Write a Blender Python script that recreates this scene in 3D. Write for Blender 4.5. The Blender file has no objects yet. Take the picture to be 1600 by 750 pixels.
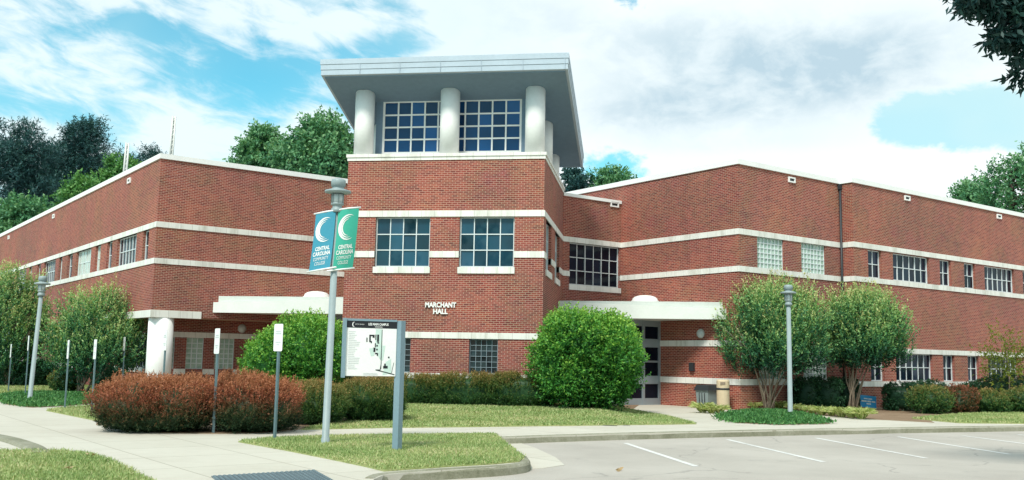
import bpy, math, random
import numpy as np
from mathutils import Vector, Matrix

random.seed(7)
SC = bpy.context.scene
COL = SC.collection
R = math.radians

# ------------------------------------------------------------------ camera
FPX, CX, CY = 1531.0, 800.0, 375.0           # focal length in pixels of a 1600x750 frame
YAW, PITCH, ROLL, CAMH = R(8.35), R(7.0), R(1.01), 1.52
_fh = np.array([-math.sin(YAW), math.cos(YAW), 0.0]); _rh = np.array([math.cos(YAW), math.sin(YAW), 0.0]); _zz = np.array([0, 0, 1.0])
FWD = _fh * math.cos(PITCH) + _zz * math.sin(PITCH)
_u = -_fh * math.sin(PITCH) + _zz * math.cos(PITCH)
RGT = math.cos(ROLL) * _rh + math.sin(ROLL) * _u
UPV = -math.sin(ROLL) * _rh + math.cos(ROLL) * _u
CAMO = np.array([0, 0, CAMH])
cam_d = bpy.data.cameras.new("camera"); cam = bpy.data.objects.new("camera", cam_d); COL.objects.link(cam)
cam_d.sensor_width = 36.0; cam_d.lens = 36.0 * FPX / 1600.0; cam_d.clip_start = 0.1; cam_d.clip_end = 4000
m4 = Matrix.Identity(4)
for i in range(3):
    m4[i][0] = RGT[i]; m4[i][1] = UPV[i]; m4[i][2] = -FWD[i]; m4[i][3] = CAMO[i]
cam.matrix_world = m4
SC.camera = cam
SC.render.resolution_x, SC.render.resolution_y = 1024, 480

# ------------------------------------------------------------------ light
SUN = Vector((-0.17, -0.62, 0.77)).normalized()
sun_d = bpy.data.lights.new("sun", "SUN"); sun_d.energy = 2.2; sun_d.angle = R(13.0); sun_d.color = (1.0, 0.95, 0.86)
sun = bpy.data.objects.new("sun", sun_d); COL.objects.link(sun)
sun.rotation_euler = SUN.to_track_quat("Z", "Y").to_euler()
sun.location = (0, 0, 40)
SC.view_settings.view_transform = "Standard"; SC.view_settings.look = "None"
SC.view_settings.exposure = 0.84; SC.view_settings.gamma = 1.0; SC.view_settings.use_curve_mapping = False
try:
    SC.cycles.max_bounces = 6; SC.cycles.transparent_max_bounces = 4; SC.cycles.use_denoising = True
except Exception:
    pass


class NT:
    """small helper that writes shader node expressions"""
    def __init__(s, tree):
        s.t = tree; s.n = tree.nodes; s.l = tree.links

    def node(s, typ, **kw):
        n = s.n.new(typ)
        for k, v in kw.items(): setattr(n, k, v)
        return n

    def put(s, sock, v):
        if hasattr(v, "bl_idname") and "Socket" in v.bl_idname: s.l.new(v, sock)
        elif isinstance(v, (tuple, list)) and len(v) == 3 and sock.type == "RGBA": sock.default_value = (*v, 1)
        else: sock.default_value = v

    def math(s, op, a, b=0.0, c=0.0, clamp=False):
        n = s.node("ShaderNodeMath", operation=op); n.use_clamp = clamp
        s.put(n.inputs[0], a); s.put(n.inputs[1], b); s.put(n.inputs[2], c)
        return n.outputs[0]

    def mix(s, f, a, b, typ="MIX"):
        n = s.node("ShaderNodeMix", data_type="RGBA", blend_type=typ)
        s.put(n.inputs[0], f); s.put(n.inputs[6], a); s.put(n.inputs[7], b)
        return n.outputs[2]

    def ramp(s, f, stops, interp="LINEAR"):
        n = s.node("ShaderNodeValToRGB"); cr = n.color_ramp; cr.interpolation = interp
        while len(cr.elements) < len(stops): cr.elements.new(0.5)
        for e, (p, c) in zip(cr.elements, stops):
            e.position = p; e.color = (*c, 1) if len(c) == 3 else c
        s.put(n.inputs[0], f)
        return n.outputs[0]

    def noise(s, vec, scale, detail=3.0, rough=0.5, dist=0.0):
        n = s.node("ShaderNodeTexNoise"); n.inputs["Scale"].default_value = scale
        n.inputs["Detail"].default_value = detail; n.inputs["Roughness"].default_value = rough; n.inputs["Distortion"].default_value = dist
        if vec is not None: s.put(n.inputs["Vector"], vec)
        return n.outputs["Fac"]

    def smooth(s, x, a, b):
        n = s.node("ShaderNodeMapRange", interpolation_type="SMOOTHSTEP"); n.clamp = True
        s.put(n.inputs[0], x); n.inputs[1].default_value = a; n.inputs[2].default_value = b
        return n.outputs[0]


# ------------------------------------------------------------------ sky: clear Nishita air with broken clouds, by direction only
world = bpy.data.worlds.new("World"); SC.world = world; world.use_nodes = True
W = NT(world.node_tree); W.n.clear()
sky = W.node("ShaderNodeTexSky", sky_type="NISHITA"); sky.sun_disc = False
sky.sun_elevation = math.asin(SUN.z); sky.sun_rotation = math.atan2(SUN.x, SUN.y); sky.altitude = 100; sky.air_density = 1.0; sky.dust_density = 0.6; sky.ozone_density = 1.0
tc = W.node("ShaderNodeTexCoord"); sep = W.node("ShaderNodeSeparateXYZ"); W.l.new(tc.outputs["Generated"], sep.inputs[0])
dx, dy, dz = sep.outputs
az = W.math("MULTIPLY", W.math("ARCTAN2", dx, dy), 180 / math.pi)
el = W.math("MULTIPLY", W.math("ARCSINE", dz), 180 / math.pi)


def air(u, v):
    d = FWD + RGT * (u - CX) / FPX - UPV * (v - CY) / FPX
    d = d / np.linalg.norm(d)
    return math.degrees(math.atan2(d[0], d[1])), math.degrees(math.asin(d[2]))


def blob(a, e, sa, se):
    x = W.math("DIVIDE", W.math("SUBTRACT", az, a), sa); y = W.math("DIVIDE", W.math("SUBTRACT", el, e), se)
    q = W.math("ADD", W.math("MULTIPLY", x, x), W.math("MULTIPLY", y, y))
    return W.math("POWER", 2.718, W.math("MULTIPLY", q, -1.0))


def blobs(lst, start):
    acc = start
    for (u, v, du, dv, amp) in lst:
        a, e = air(u, v)
        acc = W.math("ADD", acc, W.math("MULTIPLY", blob(a, e, du / 27.0, dv / 27.0), amp))
    return acc


vec = W.node("ShaderNodeCombineXYZ"); W.l.new(W.math("MULTIPLY", az, 1 / 10), vec.inputs[0]); W.l.new(W.math("MULTIPLY", el, 1 / 6.0), vec.inputs[1])
slant = W.math("ADD", el, W.math("MULTIPLY", az, 0.22))
vec2 = W.node("ShaderNodeCombineXYZ"); W.l.new(W.math("MULTIPLY", az, 1 / 5.5), vec2.inputs[0]); W.l.new(W.math("MULTIPLY", slant, 1 / 2.0), vec2.inputs[1])
n_big = W.noise(vec.outputs[0], 1.5, 9, 0.60, 0.35)
n_wisp = W.noise(vec2.outputs[0], 1.7, 8, 0.58, 0.5)
n_soft = W.noise(vec.outputs[0], 0.8, 3, 0.5, 0.2)
cover = blobs([
    (1150, 120, 420, 190, 0.62), (800, 60, 170, 120, 0.20), (1290, 255, 190, 62, 0.50), (1560, 265, 150, 26, 0.40), (1560, 70, 140, 80, 0.32),
    (1500, 192, 165, 46, -0.95), (1400, 215, 60, 26, -0.3), (960, 258, 80, 28, -0.62), (420, 140, 130, 70, -0.30), (620, 60, 80, 50, -0.42), (80, 178, 120, 22, -0.30), (235, 42, 60, 20, -0.42), (560, 90, 60, 30, -0.15), (280, 110, 40, 30, -0.2),
    (340, 188, 190, 22, 0.20), (350, 228, 150, 26, 0.40), (110, 100, 150, 40, 0.16), (330, 20, 260, 30, 0.20), (500, 195, 50, 30, 0.28), (30, 235, 110, 45, 0.35), (720, 30, 110, 60, 0.32), (520, 55, 90, 28, 0.22),
], 0.13)
left_w = W.smooth(az, -14.0, -4.0)
nz = W.mix(left_w, n_wisp, n_big)
n_fine = W.noise(vec.outputs[0], 5.0, 8, 0.62, 0.4)
dens = W.math("ADD", W.math("ADD", cover, W.math("MULTIPLY", W.math("SUBTRACT", nz, 0.5), W.math("ADD", 1.25, W.math("MULTIPLY", left_w, 0.75)))), W.math("MULTIPLY", W.math("SUBTRACT", n_fine, 0.5), W.math("ADD", 0.35, W.math("MULTIPLY", left_w, 0.75))))
mask = W.math("MULTIPLY", W.mix(left_w, W.smooth(dens, -0.10, 0.40), W.smooth(dens, -0.06, 0.32)), W.math("ADD", 0.80, W.math("MULTIPLY", left_w, 0.20)))
grey = blobs([(1240, 112, 230, 66, 0.85), (1070, 165, 190, 36, 0.5), (1000, 190, 140, 26, 0.35), (1080, 65, 190, 60, 0.5), (830, 30, 130, 60, 0.35), (1400, 90, 120, 60, 0.45), (1130, 225, 160, 16, 0.25)], 0.0)
grey = W.math("MULTIPLY", grey, W.math("ADD", 0.42, W.math("MULTIPLY", W.smooth(W.math("ADD", W.math("MULTIPLY", n_big, 0.7), W.math("MULTIPLY", n_fine, 0.3)), 0.36, 0.62), 0.68)), clamp=True)
SKYK = 0.115
cloud_c = W.mix(grey, (5.0, 5.42, 5.48), (2.65, 3.5, 4.0))
clear_c = W.mix(1.0, sky.outputs[0], (0.33, 0.98, 0.90), "MULTIPLY")
haze_w = W.math("ADD", 0.07, W.math("MULTIPLY", W.smooth(n_soft, 0.30, 0.75), 0.32))
right_w = W.smooth(az, 0.0, 14.0)
clear_c = W.mix(W.math("ADD", haze_w, W.math("MULTIPLY", right_w, 0.72), clamp=True), clear_c, (3.2, 4.55, 4.75))
final = W.mix(mask, clear_c, cloud_c)
bg = W.node("ShaderNodeBackground"); bg.inputs[1].default_value = SKYK; W.l.new(final, bg.inputs[0])
wo = W.node("ShaderNodeOutputWorld"); W.l.new(bg.outputs[0], wo.inputs[0])

# ------------------------------------------------------------------ materials


def new_mat(name):
    m = bpy.data.materials.new(name); m.use_nodes = True
    t = NT(m.node_tree); p = [n for n in t.n if n.type == "BSDF_PRINCIPLED"][0]
    return m, t, p


def plain(name, col, rough=0.6, metal=0.0, var=0.12, scale=3.0, spec=0.4, bump=0.0):
    m, t, p = new_mat(name)
    g = t.node("ShaderNodeNewGeometry")
    n = t.noise(g.outputs["Position"], scale, 5, 0.6)
    n2 = t.noise(g.outputs["Position"], scale * 9, 3, 0.6)
    f = t.math("ADD", t.math("MULTIPLY", n, 0.6), t.math("MULTIPLY", n2, 0.4))
    lo = tuple(c * (1 - var) for c in col); hi = tuple(min(1, c * (1 + var)) for c in col)
    t.l.new(t.ramp(f, [(0.3, lo), (0.7, hi)]), p.inputs["Base Color"])
    p.inputs["Roughness"].default_value = rough; p.inputs["Metallic"].default_value = metal; p.inputs["Specular IOR Level"].default_value = spec
    if bump:
        b = t.node("ShaderNodeBump"); b.inputs["Strength"].default_value = bump; b.inputs["Distance"].default_value = 0.02
        t.l.new(n2, b.inputs["Height"]); t.l.new(b.outputs[0], p.inputs["Normal"])
    return m


def brick_mat():
    m, t, p = new_mat("red_brick")
    uv = t.node("ShaderNodeUVMap"); uv.uv_map = "uv"
    b = t.node("ShaderNodeTexBrick"); b.offset = 0.5; b.squash = 1.0
    b.inputs["Scale"].default_value = 1.0; b.inputs["Brick Width"].default_value = 0.176; b.inputs["Row Height"].default_value = 0.0600
    b.inputs["Mortar Size"].default_value = 0.0068; b.inputs["Mortar Smooth"].default_value = 0.1; b.inputs["Bias"].default_value = -0.1
    t.l.new(uv.outputs[0], b.inputs["Vector"])
    n = t.noise(uv.outputs[0], 0.55, 5, 0.6); n2 = t.noise(uv.outputs[0], 6.0, 4, 0.7)
    c1 = t.ramp(n, [(0.3, (0.265, 0.058, 0.047)), (0.7, (0.340, 0.094, 0.058))])
    c2 = t.ramp(n2, [(0.3, (0.075, 0.024, 0.026)), (0.7, (0.235, 0.040, 0.032))])
    t.l.new(c1, b.inputs["Color1"]); t.l.new(c2, b.inputs["Color2"])
    b.inputs["Mortar"].default_value = (0.50, 0.345, 0.265, 1)
    dirt = t.ramp(t.noise(uv.outputs[0], 0.5, 5, 0.65), [(0.30, (0.92, 0.80, 0.92)), (0.42, (0.90, 0.98, 0.90)), (0.55, (1.02, 0.92, 0.96)), (0.70, (1.06, 1.08, 0.98))])
    mp = t.node("ShaderNodeMapping"); mp.inputs["Scale"].default_value = (2.2, 0.16, 1.0); t.l.new(uv.outputs[0], mp.inputs["Vector"])
    streak = t.ramp(t.noise(mp.outputs[0], 1.0, 5, 0.7), [(0.34, (0.92, 0.91, 0.92)), (0.50, (1, 1, 1)), (0.68, (1.05, 1.05, 1.04))])
    big = t.ramp(t.noise(uv.outputs[0], 0.12, 3, 0.6), [(0.36, (0.90, 0.90, 0.96)), (0.60, (1.08, 1.04, 0.98))])
    c3 = t.mix(1.0, t.mix(1.0, t.mix(1.0, b.outputs["Color"], dirt, "MULTIPLY"), streak, "MULTIPLY"), big, "MULTIPLY")
    t.l.new(c3, p.inputs["Base Color"])
    p.inputs["Roughness"].default_value = 0.85; p.inputs["Specular IOR Level"].default_value = 0.25
    bm = t.node("ShaderNodeBump"); bm.inputs["Strength"].default_value = 0.5; bm.inputs["Distance"].default_value = 0.01; bm.invert = True
    t.l.new(b.outputs["Fac"], bm.inputs["Height"]); t.l.new(bm.outputs[0], p.inputs["Normal"])
    return m


def stone_mat():
    m, t, p = new_mat("white_cast_stone")
    uv = t.node("ShaderNodeUVMap"); uv.uv_map = "uv"
    b = t.node("ShaderNodeTexBrick"); b.offset = 0.0
    b.inputs["Scale"].default_value = 1.0; b.inputs["Brick Width"].default_value = 0.42; b.inputs["Row Height"].default_value = 50.0
    b.inputs["Mortar Size"].default_value = 0.006; b.inputs["Mortar Smooth"].default_value = 0.1
    b.inputs["Color1"].default_value = (0.80, 0.79, 0.74, 1); b.inputs["Color2"].default_value = (0.74, 0.73, 0.68, 1); b.inputs["Mortar"].default_value = (0.5, 0.49, 0.45, 1)
    t.l.new(uv.outputs[0], b.inputs["Vector"])
    g = t.node("ShaderNodeNewGeometry")
    mp = t.node("ShaderNodeMapping"); mp.inputs["Scale"].default_value = (3.0, 3.0, 0.6); t.l.new(g.outputs["Position"], mp.inputs["Vector"]); n = t.noise(mp.outputs[0], 0.9, 6, 0.7)
    d = t.ramp(n, [(0.32, (0.74, 0.74, 0.70)), (0.52, (1, 1, 1))])
    t.l.new(t.mix(1.0, b.outputs["Color"], d, "MULTIPLY"), p.inputs["Base Color"])
    p.inputs["Roughness"].default_value = 0.75
    return m


def glass_mat(name, col, rough=0.03, spec=0.42):
    m, t, p = new_mat(name)
    g = t.node("ShaderNodeNewGeometry"); n = t.noise(g.outputs["Position"], 1.1, 4)
    at = t.node("ShaderNodeAttribute"); at.attribute_name = "tint"
    f = t.math("ADD", t.math("MULTIPLY", n, 0.5), t.math("MULTIPLY", at.outputs["Fac"], 0.6))
    t.l.new(t.ramp(f, [(0.2, tuple(c * .5 for c in col)), (0.6, tuple(c * 1.2 for c in col)), (0.9, tuple(min(.5, c * 1.9 + .006) for c in col))]), p.inputs["Base Color"])
    p.inputs["Roughness"].default_value = rough; p.inputs["IOR"].default_value = 1.5; p.inputs["Specular IOR Level"].default_value = spec
    return m


def block_mat(name, c_lo, c_hi):
    m, t, p = new_mat(name)
    g = t.node("ShaderNodeNewGeometry"); n = t.noise(g.outputs["Position"], 4.0, 4, 0.7)
    t.l.new(t.ramp(n, [(0.3, c_lo), (0.7, c_hi)]), p.inputs["Base Color"])
    p.inputs["Roughness"].default_value = 0.15
    return m


def leaf_mat(name, stops, trans=0.3, rough=0.5):
    m, t, p = new_mat(name)
    a = t.node("ShaderNodeAttribute"); a.attribute_name = "tint"
    c = t.ramp(a.outputs["Fac"], stops)
    t.l.new(c, p.inputs["Base Color"]); p.inputs["Roughness"].default_value = rough; p.inputs["Specular IOR Level"].default_value = 0.3
    tr = t.node("ShaderNodeBsdfTranslucent"); t.l.new(t.mix(1.0, c, (1.0, 1.0, 0.5), "MULTIPLY"), tr.inputs[0])
    mx = t.node("ShaderNodeMixShader"); mx.inputs[0].default_value = trans
    out = [n for n in t.n if n.type == "OUTPUT_MATERIAL"][0]
    t.l.new(p.outputs[0], mx.inputs[1]); t.l.new(tr.outputs[0], mx.inputs[2]); t.l.new(mx.outputs[0], out.inputs[0])
    return m


def ground_mat(name, stops, scale=1.0, rough=0.95, bump=0.3, fine=40.0, joint=None):
    m, t, p = new_mat(name)
    g = t.node("ShaderNodeNewGeometry"); pos = g.outputs["Position"]
    n = t.noise(pos, 0.35 * scale, 6, 0.62); n2 = t.noise(pos, fine, 3, 0.7); n3 = t.noise(pos, 3.0 * scale, 4, 0.6)
    f = t.math("ADD", t.math("ADD", t.math("MULTIPLY", n, 0.45), t.math("MULTIPLY", n3, 0.25)), t.math("MULTIPLY", n2, 0.30))
    c = t.ramp(f, stops)
    if joint:
        ang, size = joint
        mp = t.node("ShaderNodeMapping"); mp.inputs["Rotation"].default_value = (0, 0, ang); t.l.new(pos, mp.inputs["Vector"])
        b = t.node("ShaderNodeTexBrick"); b.offset = 0.0; b.inputs["Scale"].default_value = 1.0
        b.inputs["Brick Width"].default_value = size; b.inputs["Row Height"].default_value = size; b.inputs["Mortar Size"].default_value = 0.012; b.inputs["Mortar Smooth"].default_value = 0.3
        b.inputs["Color1"].default_value = (1, 1, 1, 1); b.inputs["Color2"].default_value = (0.94, 0.94, 0.93, 1); b.inputs["Mortar"].default_value = (0.62, 0.60, 0.56, 1)
        t.l.new(mp.outputs[0], b.inputs["Vector"])
        c = t.mix(1.0, c, b.outputs["Color"], "MULTIPLY")
    t.l.new(c, p.inputs["Base Color"]); p.inputs["Roughness"].default_value = rough; p.inputs["Specular IOR Level"].default_value = 0.2
    bp = t.node("ShaderNodeBump"); bp.inputs["Strength"].default_value = bump; bp.inputs["Distance"].default_value = 0.02
    t.l.new(n2, bp.inputs["Height"]); t.l.new(bp.outputs[0], p.inputs["Normal"])
    return m


M = {}
M["brick"] = brick_mat(); M["stone"] = stone_mat()
M["white"] = plain("white_paint", (0.84, 0.84, 0.82), 0.85, var=0.07, scale=1.2, spec=0.2)
M["stucco"] = plain("grey_stucco", (0.17, 0.25, 0.33), 0.9, var=0.10, scale=6, bump=0.3)
M["fascia"] = plain("pale_metal_fascia", (0.42, 0.50, 0.57), 0.45, var=0.08, scale=1.2)
M["canopy"] = plain("canopy_metal", (0.74, 0.77, 0.72), 0.5, var=0.07, scale=1.5)
M["canopy_top"] = plain("canopy_roof_metal", (0.58, 0.62, 0.58), 0.55, var=0.1, scale=2)
M["frame"] = plain("window_frame_paint", (0.66, 0.71, 0.72), 0.4, var=0.05)
M["alu"] = plain("door_aluminium", (0.30, 0.36, 0.40), 0.35, metal=0.3, var=0.05)
M["glass"] = glass_mat("teal_sky_glass", (0.012, 0.046, 0.076))  # teal of the reflected sky is put into the base colour
M["glass_dark"] = glass_mat("dark_glass", (0.006, 0.014, 0.028), 0.10, 0.22)
M["glass_blue"] = glass_mat("blue_sky_glass", (0.006, 0.050, 0.150), 0.12, 0.30)  # upper panes: blue of the mirrored sky set in the base colour
M["block"] = block_mat("glass_block", (0.22, 0.36, 0.29), (0.52, 0.64, 0.54))
M["block_dark"] = block_mat("dark_glass_block", (0.006, 0.010, 0.014), (0.030, 0.042, 0.045))
M["blind"] = block_mat("pale_blind", (0.44, 0.50, 0.44), (0.56, 0.60, 0.52))
M["roof"] = plain("roof_membrane", (0.35, 0.35, 0.34), 0.9)
M["dark"] = plain("dark_metal", (0.03, 0.035, 0.04), 0.5)
M["pole"] = plain("pole_grey_paint", (0.27, 0.33, 0.335), 0.45, var=0.10)
M["grate"] = plain("dark_steel_grate", (0.16, 0.21, 0.23), 0.5, metal=0.4, var=0.15)
M["galv"] = plain("galvanised_steel", (0.42, 0.46, 0.50), 0.45, metal=0.4, var=0.08)
M["signpost"] = plain("channel_post_steel", (0.13, 0.20, 0.22), 0.5, metal=0.3, var=0.15)
M["signwhite"] = plain("sign_white", (0.82, 0.82, 0.80), 0.4, var=0.03)
M["ink"] = plain("black_ink", (0.012, 0.014, 0.018), 0.5, var=0.05)
M["inkgrey"] = plain("grey_print", (0.55, 0.57, 0.57), 0.5, var=0.05)
M["mapgreen"] = plain("map_pale_green", (0.55, 0.68, 0.62), 0.5, var=0.05)
M["slate"] = plain("slate_blue_paint", (0.20, 0.29, 0.34), 0.45, var=0.06)
M["mast"] = plain("white_mast", (0.62, 0.63, 0.60), 0.5)
M["tan"] = plain("tan_concrete", (0.62, 0.50, 0.34), 0.85, var=0.1, bump=0.3)
M["bin"] = plain("grey_plastic", (0.22, 0.27, 0.27), 0.5)
M["lampglass"] = plain("frosted_lens", (0.55, 0.60, 0.60), 0.25, var=0.08)
M["bark"] = plain("smooth_bark", (0.24, 0.19, 0.14), 0.9, var=0.3, scale=8)
M["barkdark"] = plain("dark_bark", (0.07, 0.055, 0.045), 0.95, var=0.3, scale=5)
M["yardblue"] = plain("yard_sign_blue", (0.05, 0.36, 0.72), 0.4, var=0.05)
M["banner_blue"] = plain("banner_blue_cloth", (0.05, 0.28, 0.39), 0.8, var=0.07)
M["banner_green"] = plain("banner_green_cloth", (0.05, 0.41, 0.30), 0.8, var=0.07)
M["carpaint"] = plain("white_car_paint", (0.75, 0.76, 0.77), 0.25, var=0.02)
M["tyre"] = plain("tyre_rubber", (0.02, 0.02, 0.02), 0.9)
M["asphalt"] = ground_mat("aged_asphalt", [(0.25, (0.37, 0.365, 0.345)), (0.5, (0.43, 0.425, 0.40)), (0.75, (0.49, 0.485, 0.46))], 1.0, 0.9, 0.5, 60)
def asphalt_mat():
    m, t, p = new_mat("aged_asphalt_lot"); g = t.node("ShaderNodeNewGeometry"); pos = g.outputs["Position"]
    f = t.math("ADD", t.math("MULTIPLY", t.noise(pos, 0.30, 6, 0.65), 0.5), t.math("MULTIPLY", t.noise(pos, 70, 2, 0.7), 0.5))
    c = t.ramp(f, [(0.30, (0.31, 0.283, 0.25)), (0.5, (0.425, 0.39, 0.345)), (0.72, (0.54, 0.50, 0.45))])
    spots = t.smooth(t.noise(pos, 1.1, 3, 0.5), 0.64, 0.74)
    c = t.mix(t.math("MULTIPLY", spots, 0.38), c, (0.20, 0.195, 0.185))
    v = t.node("ShaderNodeTexVoronoi", feature="DISTANCE_TO_EDGE"); v.inputs["Scale"].default_value = 0.33
    wob = t.node("ShaderNodeTexNoise"); wob.inputs["Scale"].default_value = 1.3; wob.inputs["Detail"].default_value = 4; t.l.new(pos, wob.inputs["Vector"])
    t.l.new(t.mix(0.35, pos, wob.outputs["Color"], "LINEAR_LIGHT"), v.inputs["Vector"])
    crack = t.math("MULTIPLY", t.math("LESS_THAN", v.outputs["Distance"], 0.006), t.math("GREATER_THAN", t.noise(pos, 0.5, 2), 0.5))
    c = t.mix(t.math("MULTIPLY", crack, 0.28), c, (0.12, 0.12, 0.11))
    t.l.new(c, p.inputs["Base Color"]); p.inputs["Roughness"].default_value = 0.9; p.inputs["Specular IOR Level"].default_value = 0.2
    bp = t.node("ShaderNodeBump"); bp.inputs["Strength"].default_value = 0.5; bp.inputs["Distance"].default_value = 0.01; t.l.new(t.noise(pos, 70, 2, 0.7), bp.inputs["Height"]); t.l.new(bp.outputs[0], p.inputs["Normal"])
    return m


M["asphalt"] = asphalt_mat()
M["concrete"] = ground_mat("pale_concrete", [(0.25, (0.45, 0.41, 0.34)), (0.5, (0.54, 0.505, 0.43)), (0.75, (0.60, 0.57, 0.49))], 1.2, 0.9, 0.25, 50, joint=(R(45), 1.5))
M["kerb"] = ground_mat("kerb_concrete", [(0.28, (0.10, 0.105, 0.06)), (0.48, (0.23, 0.225, 0.16)), (0.75, (0.42, 0.40, 0.33))], 3.0, 0.9, 0.4, 40)
M["lawn"] = ground_mat("lawn_ground", [(0.25, (0.20, 0.26, 0.08)), (0.5, (0.33, 0.36, 0.15)), (0.75, (0.50, 0.44, 0.26))], 1.5, 1.0, 0.6, 30)
M["mulch"] = ground_mat("mulch", [(0.25, (0.11, 0.075, 0.045)), (0.5, (0.25, 0.17, 0.11)), (0.75, (0.42, 0.31, 0.22))], 1.5, 1.0, 0.9, 25)
M["paint"] = ground_mat("worn_white_paint", [(0.36, (0.42, 0.41, 0.38)), (0.47, (0.66, 0.65, 0.62)), (0.75, (0.78, 0.77, 0.74))], 2, 0.8, 0.2, 50)
M["earth"] = ground_mat("far_ground", [(0.25, (0.06, 0.08, 0.03)), (0.5, (0.10, 0.12, 0.045)), (0.75, (0.15, 0.15, 0.07))], 0.2, 1.0, 0.3, 4)
GREEN = [(0.0, (0.018, 0.055, 0.014)), (0.45, (0.035, 0.105, 0.018)), (0.8, (0.085, 0.190, 0.026)), (1.0, (0.16, 0.26, 0.05))]
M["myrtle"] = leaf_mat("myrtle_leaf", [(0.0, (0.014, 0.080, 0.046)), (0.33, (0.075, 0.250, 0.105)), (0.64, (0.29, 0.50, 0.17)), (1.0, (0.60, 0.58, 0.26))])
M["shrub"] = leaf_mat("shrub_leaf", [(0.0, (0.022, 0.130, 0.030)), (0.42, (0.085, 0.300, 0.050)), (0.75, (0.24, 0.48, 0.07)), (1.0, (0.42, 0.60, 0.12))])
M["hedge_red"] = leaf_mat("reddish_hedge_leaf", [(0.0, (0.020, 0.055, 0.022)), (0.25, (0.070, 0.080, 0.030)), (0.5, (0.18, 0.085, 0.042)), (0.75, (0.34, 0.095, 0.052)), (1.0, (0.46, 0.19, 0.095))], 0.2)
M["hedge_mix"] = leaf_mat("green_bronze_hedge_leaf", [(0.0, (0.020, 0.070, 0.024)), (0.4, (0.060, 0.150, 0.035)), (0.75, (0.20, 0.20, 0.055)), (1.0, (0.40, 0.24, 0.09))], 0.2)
M["boxwood"] = leaf_mat("dark_boxwood_leaf", [(0.0, (0.010, 0.045, 0.022)), (0.5, (0.020, 0.080, 0.032)), (1.0, (0.060, 0.150, 0.050))], 0.15)
M["pine"] = leaf_mat("hazy_pine_needles", [(0.0, (0.014, 0.055, 0.066)), (0.5, (0.028, 0.092, 0.095)), (1.0, (0.075, 0.18, 0.14))], 0.15)  # blue of distant haze is mixed into these needle tones
M["oak"] = leaf_mat("broadleaf", [(0.0, (0.026, 0.120, 0.070)), (0.45, (0.092, 0.265, 0.115)), (1.0, (0.31, 0.50, 0.24))], 0.25)
M["lime"] = leaf_mat("light_broadleaf", [(0.0, (0.035, 0.130, 0.050)), (0.5, (0.11, 0.29, 0.08)), (1.0, (0.28, 0.48, 0.15))], 0.3)
M["young"] = leaf_mat("yellowing_leaf", [(0.0, (0.08, 0.15, 0.02)), (0.6, (0.20, 0.25, 0.03)), (1.0, (0.36, 0.27, 0.05))], 0.35)
M["neardark"] = leaf_mat("dark_oak_leaf", [(0.0, (0.009, 0.036, 0.042)), (0.6, (0.022, 0.070, 0.060)), (1.0, (0.06, 0.14, 0.08))], 0.12)  # dark blue-green leaf tones of the near boughs
M["cover"] = leaf_mat("groundcover_leaf", [(0.0, (0.026, 0.115, 0.035)), (0.6, (0.090, 0.250, 0.070)), (1.0, (0.24, 0.44, 0.14))], 0.2)
M["liriope"] = leaf_mat("liriope_blade", [(0.0, (0.12, 0.22, 0.04)), (0.6, (0.36, 0.44, 0.12)), (1.0, (0.62, 0.62, 0.30))], 0.2)
M["dryleaf"] = leaf_mat("dry_leaf", [(0.0, (0.35, 0.24, 0.13)), (1.0, (0.50, 0.36, 0.20))], 0.1)
M["grass"] = leaf_mat("grass_blade", [(0.0, (0.17, 0.28, 0.08)), (0.50, (0.37, 0.45, 0.18)), (0.8, (0.50, 0.49, 0.24)), (1.0, (0.66, 0.57, 0.36))], 0.15)

# ------------------------------------------------------------------ mesh helpers


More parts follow.
